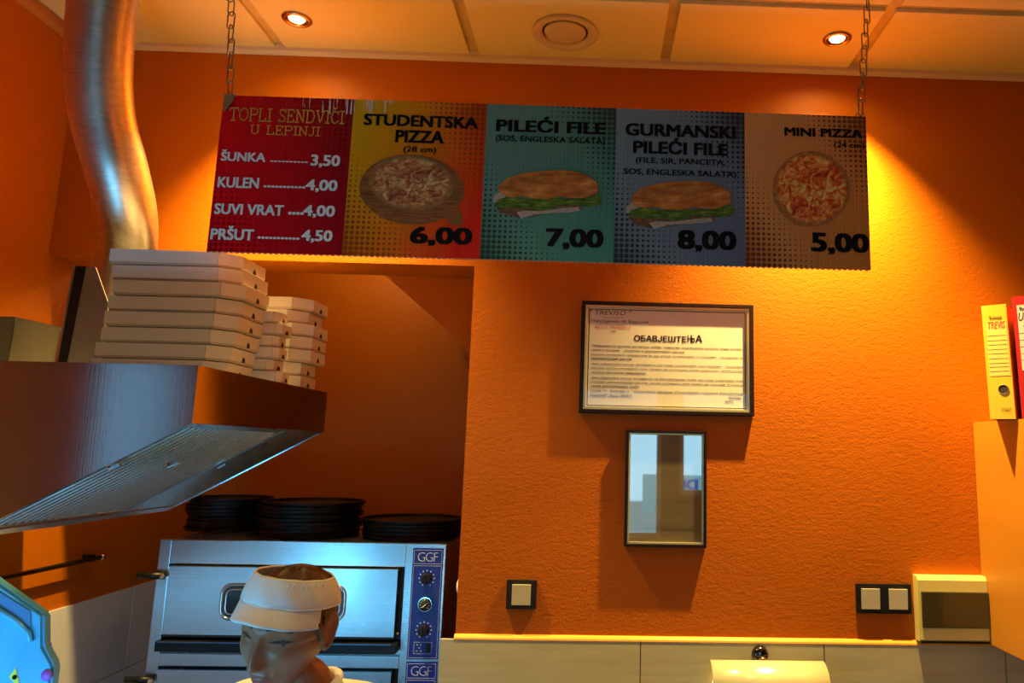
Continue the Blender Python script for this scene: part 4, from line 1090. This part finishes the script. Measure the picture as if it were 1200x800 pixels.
# ------------------------------------------------------------------ street sign seen mirrored in the certificate glass
t = thing('street_sign', 'pale street sign with blue letters DI outside the shop window', 'sign', (1.2, -4.6, FLOOR))
obox('sign_face', (.6, -4.62, .9), (2.6, -4.6, 1.36), plain('pale_blue_sign', (.55, .80, .85), .5), t)
b_ = text_bm('DI', .04); fit_text(b_, Vector((0, -4.6, 0)), Vector((-1, 0, 0)), Vector((0, 0, 1)), -1.28, -1.09, 1.185, 1.31, .004, Vector((0, 1, 0))); mkobj('lettering', b_, M_blueink, t)
for x in (.8, 2.4): mkobj('post', box(B(), (x - .03, -4.68, FLOOR), (x + .03, -4.62, 1.25)), M_steel, t)
struct(obox('ground', (-12, -25, FLOOR - .12), (12, YF - .12, FLOOR - .06), plain('street_paving', (.25, .27, .24), .8)))

#PERSON#
# ------------------------------------------------------------------ the cook
def gs(x, s): return math.exp(-(x / s) ** 2)
def smooth(a, b, x):
    t_ = max(0, min(1, (x - a) / (b - a))); return t_ * t_ * (3 - 2 * t_)
HA, HBk, HC = .0685, .092, .115     # half width, half depth, half height of the head
def head_point(d):
    """d: unit direction (x right of the person's left?, -y face, z up) -> point on the head surface, metres"""
    x, y, z = d
    px, py, pz = x * HA, y * HBk, z * HC
    front = smooth(.05, -.75, y)
    # skull: fuller back and top; jaw narrower, face flatter
    if z < 0:
        k = -z
        px *= 1 - .30 * smooth(.15, 1.0, k)
        py *= (1 - .10 * k) if y < 0 else (1 - .48 * smooth(.1, 1.0, k))
        py -= .016 * smooth(.2, 1, k)
    else:
        px *= 1 + .05 * gs(z - .35, .4)
        if y > 0: py *= 1 + .05 * gs(z - .25, .5)
        pz *= 1 - .13 * smooth(.55, 1.0, z)
    # square the jaw line a little and flatten cheeks towards the front
    if y < 0: py = -abs(py) * (1 - .05 * gs(x, .5)) ; 
    X_, Z_ = px, pz
    f = 0
    f += .0045 * gs(Z_ - .024, .010) * gs(X_, .045) * 1.0                       # brow
    for s in (-1, 1):
        f -= .0120 * gs(X_ - s * .031, .0155) * gs(Z_ - .006, .0125)            # sockets
        f += .0062 * gs(X_ - s * .031, .0125) * gs(Z_ - .0035, .0075)           # lowered lids
        f -= .0018 * gs(X_ - s * .031, .016) * gs(Z_ + .0045, .0022)            # lid crease below
        f += .0058 * gs(X_ - s * .044, .020) * gs(Z_ + .026, .018)              # cheek bones
        f -= .0040 * gs(X_ - s * .044, .018) * gs(Z_ + .064, .020)              # hollow cheeks
        f += .0065 * gs(X_ - s * .0105, .0055) * gs(Z_ + .042, .0065)           # nostril wings
        f -= .0035 * gs(X_ - s * .018, .004) * gs(Z_ + .052, .012)              # nose-mouth fold
    nz = smooth(.014, -.040, Z_)
    ridge = gs(X_, .0068 + .0050 * nz) * (smooth(.022, .008, Z_) * (.006 + .019 * nz)) * smooth(-.053, -.043, Z_)
    f += ridge
    f += .0052 * gs(X_, .019) * gs(Z_ + .0665, .0045)                           # upper lip
    f += .0060 * gs(X_, .017) * gs(Z_ + .0775, .0052)                           # lower lip
    f -= .0045 * gs(X_, .024) * gs(Z_ + .0718, .0022)                           # mouth line
    f += .0030 * gs(X_, .030) * gs(Z_ + .071, .016)
    f -= .0040 * gs(X_, .022) * gs(Z_ + .0885, .0055)
    f += .0085 * gs(X_, .022) * gs(Z_ + .1040, .013)                            # chin
    py -= f * front
    return Vector((px, py, pz))
def sphere_grid(nu, nv, fn, z_lo=-1.0, keep=None):
    bm = B(); rows = []
    for j in range(nv + 1):
        ph = -PI / 2 + PI * j / nv
        rows.append([bm.verts.new(fn(Vector((math.cos(ph) * math.sin(2 * PI * i / nu), -math.cos(ph) * math.cos(2 * PI * i / nu), math.sin(ph))))) for i in range(nu)] if 0 < j < nv else [bm.verts.new(fn(Vector((0, 0, -1 if j == 0 else 1))))])
    for j in range(nv):
        A_, C_ = rows[j], rows[j + 1]
        for i in range(nu):
            if len(A_) == 1: q = (A_[0], C_[(i + 1) % nu], C_[i])
            elif len(C_) == 1: q = (A_[i], A_[(i + 1) % nu], C_[0])
            else: q = (A_[i], A_[(i + 1) % nu], C_[(i + 1) % nu], C_[i])
            bm.faces.new(q)
    if keep:
        dead = [f for f in bm.faces if not keep(f.calc_center_median())]
        bmesh.ops.delete(bm, geom=dead, context='FACES')
    bm.normal_update(); return bm
HEADC = at(339, 730, Y=1.40)
HM = Matrix.Translation(HEADC) @ Matrix.Rotation(math.radians(-12), 4, 'Z') @ Matrix.Rotation(math.radians(10), 4, 'X') @ Matrix.Rotation(math.radians(8), 4, 'Y') @ Matrix.Scale(.95, 4)
def xf(bm, M_): bmesh.ops.transform(bm, matrix=M_, verts=bm.verts); return bm
person = thing('person', 'person in white sun visor and white shirt bending over in front of the pizza oven', 'person', (-.46, 1.60, FLOOR))
def skin_mesh(joints, edges, root, sub=2):
    me = bpy.data.meshes.new('s'); me.from_pydata([j[0] for j in joints], edges, [])
    o = bpy.data.objects.new('s', me); COL.objects.link(o)
    o.modifiers.new('k', 'SKIN'); 
    for i, j in enumerate(joints):
        v = me.skin_vertices[0].data[i]; r = j[1]; v.radius = r if isinstance(r, tuple) else (r, r); v.use_root = (i == root)
    sb = o.modifiers.new('b', 'SUBSURF'); sb.levels = sub
    dg = bpy.context.evaluated_depsgraph_get(); dg.update()
    out = bpy.data.meshes.new_from_object(o.evaluated_get(dg)); bpy.data.objects.remove(o)
    bm = B(); bm.from_mesh(out); return bm
nb_ = HM @ Vector((0, .030, -.075))             # neck top inside the skull
nk = at(362, 822, Y=1.46)              # neck base
ch = nk + Vector((.02, .08, -.17)); wa = nk + Vector((.02, .12, -.33)); pe = nk + Vector((.02, .15, -.43))
sd = Vector((math.cos(math.radians(-20)), math.sin(math.radians(-20)), 0))  # person's left -> picture right
fz = FLOOR - pe.z + .035
J = [(pe, (.12, .095)), (wa, (.10, .08)), (ch, (.115, .085)), (nk, (.054, .054)), (nb_, (.048, .048)),
     (nk + sd * .17 + Vector((0, .01, -.050)), (.050, .050)), (nk + sd * .22 + Vector((-.04, -.10, -.30)), (.040, .040)), (nk + sd * .14 + Vector((-.14, -.30, -.36)), (.030, .030)),
     (nk - sd * .17 + Vector((0, .01, -.050)), (.050, .050)), (nk - sd * .20 + Vector((.02, -.03, -.32)), (.040, .040)), (nk - sd * .10 + Vector((.02, -.24, -.42)), (.030, .030)),
     (pe + sd * .10 + Vector((0, 0, -.08)), (.085, .085)), (pe + sd * .11 + Vector((0, 0, -.45)), (.058, .058)), (pe + sd * .11 + Vector((0, .03, fz + .05)), (.040, .040)), (pe + sd * .12 + Vector((-.03, -.11, fz)), (.028, .028)),
     (pe - sd * .10 + Vector((0, 0, -.08)), (.085, .085)), (pe - sd * .11 + Vector((0, 0, -.45)), (.058, .058)), (pe - sd * .11 + Vector((0, .03, fz + .05)), (.040, .040)), (pe - sd * .12 + Vector((-.03, -.11, fz)), (.028, .028))]
E_ = [(0, 1), (1, 2), (2, 3), (3, 4), (2, 5), (5, 6), (6, 7), (2, 8), (8, 9), (9, 10), (0, 11), (11, 12), (12, 13), (13, 14), (0, 15), (15, 16), (16, 17), (17, 18)]
# hands: palm and five separately rooted fingers on each wrist
def hand(w_i, side):
    w_ = J[w_i][0]; d = (w_ - J[w_i - 1][0]).normalized(); lat = d.cross(Vector((0, 0, 1))).normalized() * side
    J.append((w_ + d * .05, (.034, .018))); pi_ = len(J) - 1; E_.append((w_i, pi_))
    for k, (o_, l_) in enumerate(((-.030, .060), (-.010, .072), (.010, .068), (.028, .052))):
        a_ = pi_; base_ = w_ + d * .085 + lat * o_
        for q in range(3):
            J.append((base_ + d * l_ * .42 * q + Vector((0, 0, -.010 * q * q)), (.0085 - .001 * q,) * 2)); E_.append((a_, len(J) - 1)); a_ = len(J) - 1
    a_ = pi_
    for q in range(2):
        J.append((w_ + d * (.045 + .03 * q) - lat * (.042 + .018 * q) + Vector((0, 0, -.01 * q)), (.0095 - .001 * q,) * 2)); E_.append((a_, len(J) - 1)); a_ = len(J) - 1
hand(7, 1); hand(10, -1)
body = skin_mesh(J, E_, 0, 2)
hd = xf(sphere_grid(150, 130, head_point), HM)
# ears belong to the same skin
def ear(side):
    bm = B(); c0 = Vector((side * .0650, .012, -.004)); rows = []
    for i in range(10):
        a = PI * 2 * i / 10
        pass
    pts = []
    for k in range(19):
        a = math.radians(-115 + 330 * k / 18.)
        rz = .028 if math.sin(a) > 0 else .028; ry = .0165 if math.sin(a) > 0 else .013
        pts.append(c0 + Vector((side * (.007 + .003 * math.cos(a)), ry * math.cos(a) * 1.0 + .004 * math.sin(a), rz * math.sin(a))))
    tube(bm, pts, [.0042 + .0018 * math.sin(PI * k / 18) for k in range(19)], 8)
    # concha shell behind the rim
    shell = sphere_grid(20, 12, lambda d: c0 + Vector((side * (.004 + d.x * side * .0060), d.y * .017, d.z * .027)))
    m_ = bpy.data.meshes.new('x'); shell.to_mesh(m_); shell.free(); bm.from_mesh(m_)
    lobe = sphere_grid(14, 10, lambda d: c0 + Vector((side * .0045 + d.x * .006, -.003 + d.y * .0085, -.027 + d.z * .0095)))
    lobe.to_mesh(m_); lobe.free(); bm.from_mesh(m_)
    return bm
tmp = bpy.data.meshes.new('tmp'); hd.to_mesh(tmp); hd.free(); 
allb = B(); allb.from_mesh(tmp)
for s in (-1, 1):
    e_ = xf(ear(s), HM); e_.to_mesh(tmp); e_.free(); allb.from_mesh(tmp)
body.to_mesh(tmp); body.free(); allb.from_mesh(tmp)
# one continuous surface: voxel remesh, then smooth
me = bpy.data.meshes.new('skin'); allb.to_mesh(me); allb.free()
o = bpy.data.objects.new('skin', me); COL.objects.link(o)
rm = o.modifiers.new('r', 'REMESH'); rm.mode = 'VOXEL'; rm.voxel_size = .0027; rm.use_smooth_shade = True
sm = o.modifiers.new('sm', 'SMOOTH'); sm.factor = .5; sm.iterations = 2
dg = bpy.context.evaluated_depsgraph_get(); dg.update()
me2 = bpy.data.meshes.new_from_object(o.evaluated_get(dg)); bpy.data.objects.remove(o)
bodyb = B(); bodyb.from_mesh(me2); 
def skinmat():
    m, t, p = nt('skin'); nb = NB(t)
    tc = nb.n('ShaderNodeTexCoord'); 
    # head-space coordinates through an inverse head transform
    HI = HM.inverted(); comps = []
    gx = nb.xyz(nb.n('ShaderNodeNewGeometry').outputs['Position'])
    for r_ in range(3):
        v = nb.m('ADD', nb.m('ADD', nb.m('MULTIPLY', gx[0], HI[r_][0]), nb.m('MULTIPLY', gx[1], HI[r_][1])), nb.m('ADD', nb.m('MULTIPLY', gx[2], HI[r_][2]), HI[r_][3])); comps.append(v)
    hx, hy, hz = comps
    def el(cx_, cz_, rx_, rz_, soft=.25):
        a_ = nb.m('DIVIDE', nb.m('SUBTRACT', nb.m('ABSOLUTE', hx), cx_), rx_); b_ = nb.m('DIVIDE', nb.m('SUBTRACT', hz, cz_), rz_)
        d_ = nb.m('SQRT', nb.m('ADD', nb.m('MULTIPLY', a_, a_), nb.m('MULTIPLY', b_, b_)))
        return nb.mapr(d_, 1 - soft, 1 + soft, 1, 0)
    fr = nb.m('LESS_THAN', hy, -.05)
    base = nb.mix(nb.mapr(nb.noise(12), .35, .65), (.34, .125, .06), (.39, .15, .075))
    base = nb.mix(nb.m('MULTIPLY', nb.m('MULTIPLY', el(0, -.0718, .024, .0105), fr), .8), base, (.36, .07, .05))
    base = nb.mix(nb.m('MULTIPLY', nb.m('MULTIPLY', el(.033, .003, .0155, .0026), fr), .9), base, (.02, .012, .01))      # lashes
    nb.l(base, p.inputs['Base Color']); p.inputs['Roughness'].default_value = .42
    p.inputs['Subsurface Weight'].default_value = .08; p.inputs['Subsurface Radius'].default_value = (.01, .004, .002)
    p.inputs['Subsurface Scale'].default_value = .5
    return m
M_skin = skinmat()
mkobj('body', bodyb, M_skin, person, smooth=True)
M_brow = plain('dark_brown_brow', (.035, .018, .010), .7)
for s in (-1, 1):
    bm = B(); pts = []
    for k in range(9):
        u = k / 8; x_ = s * (.013 + .034 * u); z_ = .0245 + .006 * math.sin(PI * min(1, u * 1.15)) - .004 * u
        d_ = Vector((x_ / HA, 0, z_ / HC)); d_.y = -math.sqrt(max(0, 1 - d_.x ** 2 - d_.z ** 2)); p_ = head_point(d_.normalized()); pts.append(p_ + Vector((0, -.0002, 0)))
    tube(bm, pts, [.0010 + .0020 * math.sin(PI * (k + .6) / 9.5) for k in range(9)], 6)
    mkobj('eyebrow', xf(bm, HM), M_brow, person, smooth=True)
    d_ = Vector((s * .031 / HA, 0, .000)); d_.y = -math.sqrt(1 - d_.x ** 2); c_ = head_point(d_)
    eb = sphere_grid(20, 14, lambda d: c_ + Vector((0, .0118, .000)) + d * .0108)
    mkobj('eye', xf(eb, HM), plain('shaded_eye', (.10, .07, .05), .2), person, smooth=True)
# hair: cap over the skull, pulled back, with a small bun
def hairmat():
    m, t, p = nt('brown_hair'); nb = NB(t); c = nb.coord()
    f = nb.noise(26, nb.scale(c, (3.2, 1, 1.2)), 4)
    nb.l(nb.ramp(f, [(.3, (.028, .013, .006)), (.55, (.085, .038, .014)), (.72, (.26, .13, .05))]), p.inputs['Base Color'])
    p.inputs['Roughness'].default_value = .38; nb.l(nb.bump(f, .6, .004), p.inputs['Normal']); return m
M_hair = hairmat()
def hair_pt(d):
    p = head_point(Vector((d.x, max(d.y, -.78), d.z)).normalized()) if d.y < -.78 else head_point(d)
    az = math.atan2(d.x, d.y)
    st_ = .0016 * math.sin(34 * az + 5 * d.z) + .0010 * math.sin(61 * az + 2)
    part = -.004 * gs(d.x - .12, .05) * smooth(.4, .9, d.z)
    return p * (1 + 0) + Vector((d.x, d.y, d.z)).normalized() * (.0035 + .0065 * smooth(.095, .110, p.z) + (st_ + part) * (.25 + .75 * smooth(.09, .11, p.z)))
def keep_hair(c):
    y_, z_ = c.y, c.z
    if z_ > .052 - .25 * (y_ + .09): return True
    if y_ > .030: return z_ > -.062
    if y_ > -.012: return z_ > .012
    return False
hb_ = sphere_grid(160, 110, hair_pt, keep=keep_hair)
hp = mkobj('hair', xf(hb_, HM), M_hair, person, smooth=True); sl = hp.modifiers.new('s', 'SOLIDIFY'); sl.thickness = .008; sl.offset = -1
bun = sphere_grid(40, 30, lambda d: Vector((0, .106, .000)) + Vector((d.x * .024, d.y * .024, d.z * .024)) * (1 + .05 * math.sin(9 * math.atan2(d.x, d.z) + 6 * d.y)))
mkobj('hair_bun', xf(bun, HM), M_hair, hp, smooth=True)
# side lock in front of the ear
for s in (-1, 1):
    bm = tube(B(), [Vector((s * .061, -.034, .038)), Vector((s * .067, -.026, .022)), Vector((s * .070, -.016, .004)), Vector((s * .069, -.012, -.014))], [.010, .010, .007, .002], 10)
    mkobj('side_lock', xf(bm, HM), M_hair, hp, smooth=True)
# visor
def clothmat(name, col, bump_):
    m, t, p = nt(name); nb = NB(t); c = nb.coord()
    p.inputs['Base Color'].default_value = (*col, 1); p.inputs['Roughness'].default_value = .8
    nb.l(nb.bump(nb.m('ADD', nb.noise(700, c, 2), nb.m('MULTIPLY', nb.noise(16, c, 3), bump_)), .3, .003), p.inputs['Normal'])
    return m
M_visor = clothmat('white_visor_cloth', (.80, .77, .74), 2.5)
bm = B(); nA = 96; nH = 8; rows = []
def band_pt(a, h):
    """a angle (0 front), h 0..1 up the band"""
    sx, sy = math.sin(a), -math.cos(a)
    z0 = .044 + .022 * math.cos(a) ; zz = z0 + h * (.043 + .008 * (1 - math.cos(a)) * .5)
    lean_ = 1 - .22 * h ** 1.7
    wr = .0009 * math.sin(11 * a + 4 * h) * (1 if abs(a) < 2.4 else .3)
    return Vector((sx * (.0755 + wr) * lean_, (sy * (.0950 + wr)) * lean_ + .002, zz))
for j in range(nH + 1): rows.append([bm.verts.new(band_pt(-PI + 2 * PI * i / nA, j / nH)) for i in range(nA)])
for j in range(nH):
    for i in range(nA): bm.faces.new((rows[j][i], rows[j][(i + 1) % nA], rows[j + 1][(i + 1) % nA], rows[j + 1][i]))
visor = mkobj('visor', xf(bm, HM), M_visor, person, smooth=True); visor['label'] = 'white cloth sun visor'
so = visor.modifiers.new('s', 'SOLIDIFY'); so.thickness = .003; so.offset = 1
bm = B(); rows = []; nB = 40
for j in range(9):
    v = j / 8; row = []
    for i in range(nB + 1):
        a = math.radians(-74 + 148 * i / nB); p_ = band_pt(a, .02)
        out = (.028 * (math.cos(a * 1.18)) ** .8 if abs(a * 1.18) < PI / 2 else 0)
        d_ = Vector((math.sin(a) * .45, -1, 0)).normalized()
        curl = -.016 * abs(math.sin(a)) ** 1.5 * v - .019 * v
        row.append(bm.verts.new(p_ + d_ * (out * v + .0025) + Vector((0, 0, curl))))
    rows.append(row)
for j in range(8):
    for i in range(nB): bm.faces.new((rows[j][i], rows[j + 1][i], rows[j + 1][i + 1], rows[j][i + 1])).smooth = True
br = mkobj('brim', xf(bm, HM), M_visor, visor, smooth=True); so = br.modifiers.new('s', 'SOLIDIFY'); so.thickness = .0035
for h in (.02, .97):
    bm = tube(B(), [band_pt(2 * PI * i / 80, h) * 1.0 + Vector((math.sin(2 * PI * i / 80), -math.cos(2 * PI * i / 80), 0)) * .0028 for i in range(80)], .0014, 6, True)
    mkobj('hem', xf(bm, HM), M_visor, visor, smooth=True)
# stitched gathers on the side of the band
bm = B()
for k in range(9):
    a = math.radians(30 + 6.0 * k); p0_ = band_pt(a, .80); p1_ = band_pt(a + .03, .95)
    n_ = Vector((math.sin(a), -math.cos(a), 0)) * .0042; tube(bm, [p0_ + n_, p1_ + n_], .0013, 6)
g_ = mkobj('gathers', xf(bm, HM), M_visor, visor, smooth=True); g_['kind'] = 'stuff'
# shirt
M_shirt = clothmat('white_shirt_cloth', (.80, .77, .70), 2.0)
sj = [(pe + Vector((0, 0, -.04)), (.175, .150)), (wa, (.155, .130)), (ch, (.170, .140)), (nk + Vector((0, .012, -.028)), (.074, .070)), (nk + sd * .17 + Vector((0, .01, -.046)), (.074, .074)), (nk + sd * .21 + Vector((-.02, -.05, -.18)), (.068, .068)),
      (nk - sd * .17 + Vector((0, .01, -.046)), (.074, .074)), (nk - sd * .21 + Vector((-.01, -.03, -.18)), (.068, .068)),
      (nk + sd * .085 + Vector((0, .035, -.030)), (.066, .066)), (nk - sd * .085 + Vector((0, .035, -.030)), (.066, .066))]
sb_ = skin_mesh(sj, [(0, 1), (1, 2), (2, 3), (3, 8), (8, 4), (4, 5), (3, 9), (9, 6), (6, 7)], 0, 3)
shirt = mkobj('shirt', sb_, M_shirt, person, smooth=True)
nd = (nb_ - nk).normalized(); ua = nd.orthogonal().normalized(); ub = nd.cross(ua)
mkobj('collar', tube(B(), [nk + nd * .022 + (ua * math.cos(2 * PI * k / 40) + ub * math.sin(2 * PI * k / 40)) * .058 for k in range(40)], .008, 10, True), M_shirt, shirt, smooth=True)
trj = [(pe + Vector((0, 0, .02)), (.145, .115)), (pe + sd * .10 + Vector((0, 0, -.08)), (.098, .098)), (pe + sd * .11 + Vector((0, 0, -.45)), (.075, .075)), (pe + sd * .11 + Vector((0, .03, fz + .10)), (.062, .062)),
       (pe - sd * .10 + Vector((0, 0, -.08)), (.098, .098)), (pe - sd * .11 + Vector((0, 0, -.45)), (.075, .075)), (pe - sd * .11 + Vector((0, .03, fz + .10)), (.062, .062))]
mkobj('trousers', skin_mesh(trj, [(0, 1), (1, 2), (2, 3), (0, 4), (4, 5), (5, 6)], 0, 2), plain('dark_trousers', (.03, .03, .04), .8), person, smooth=True)
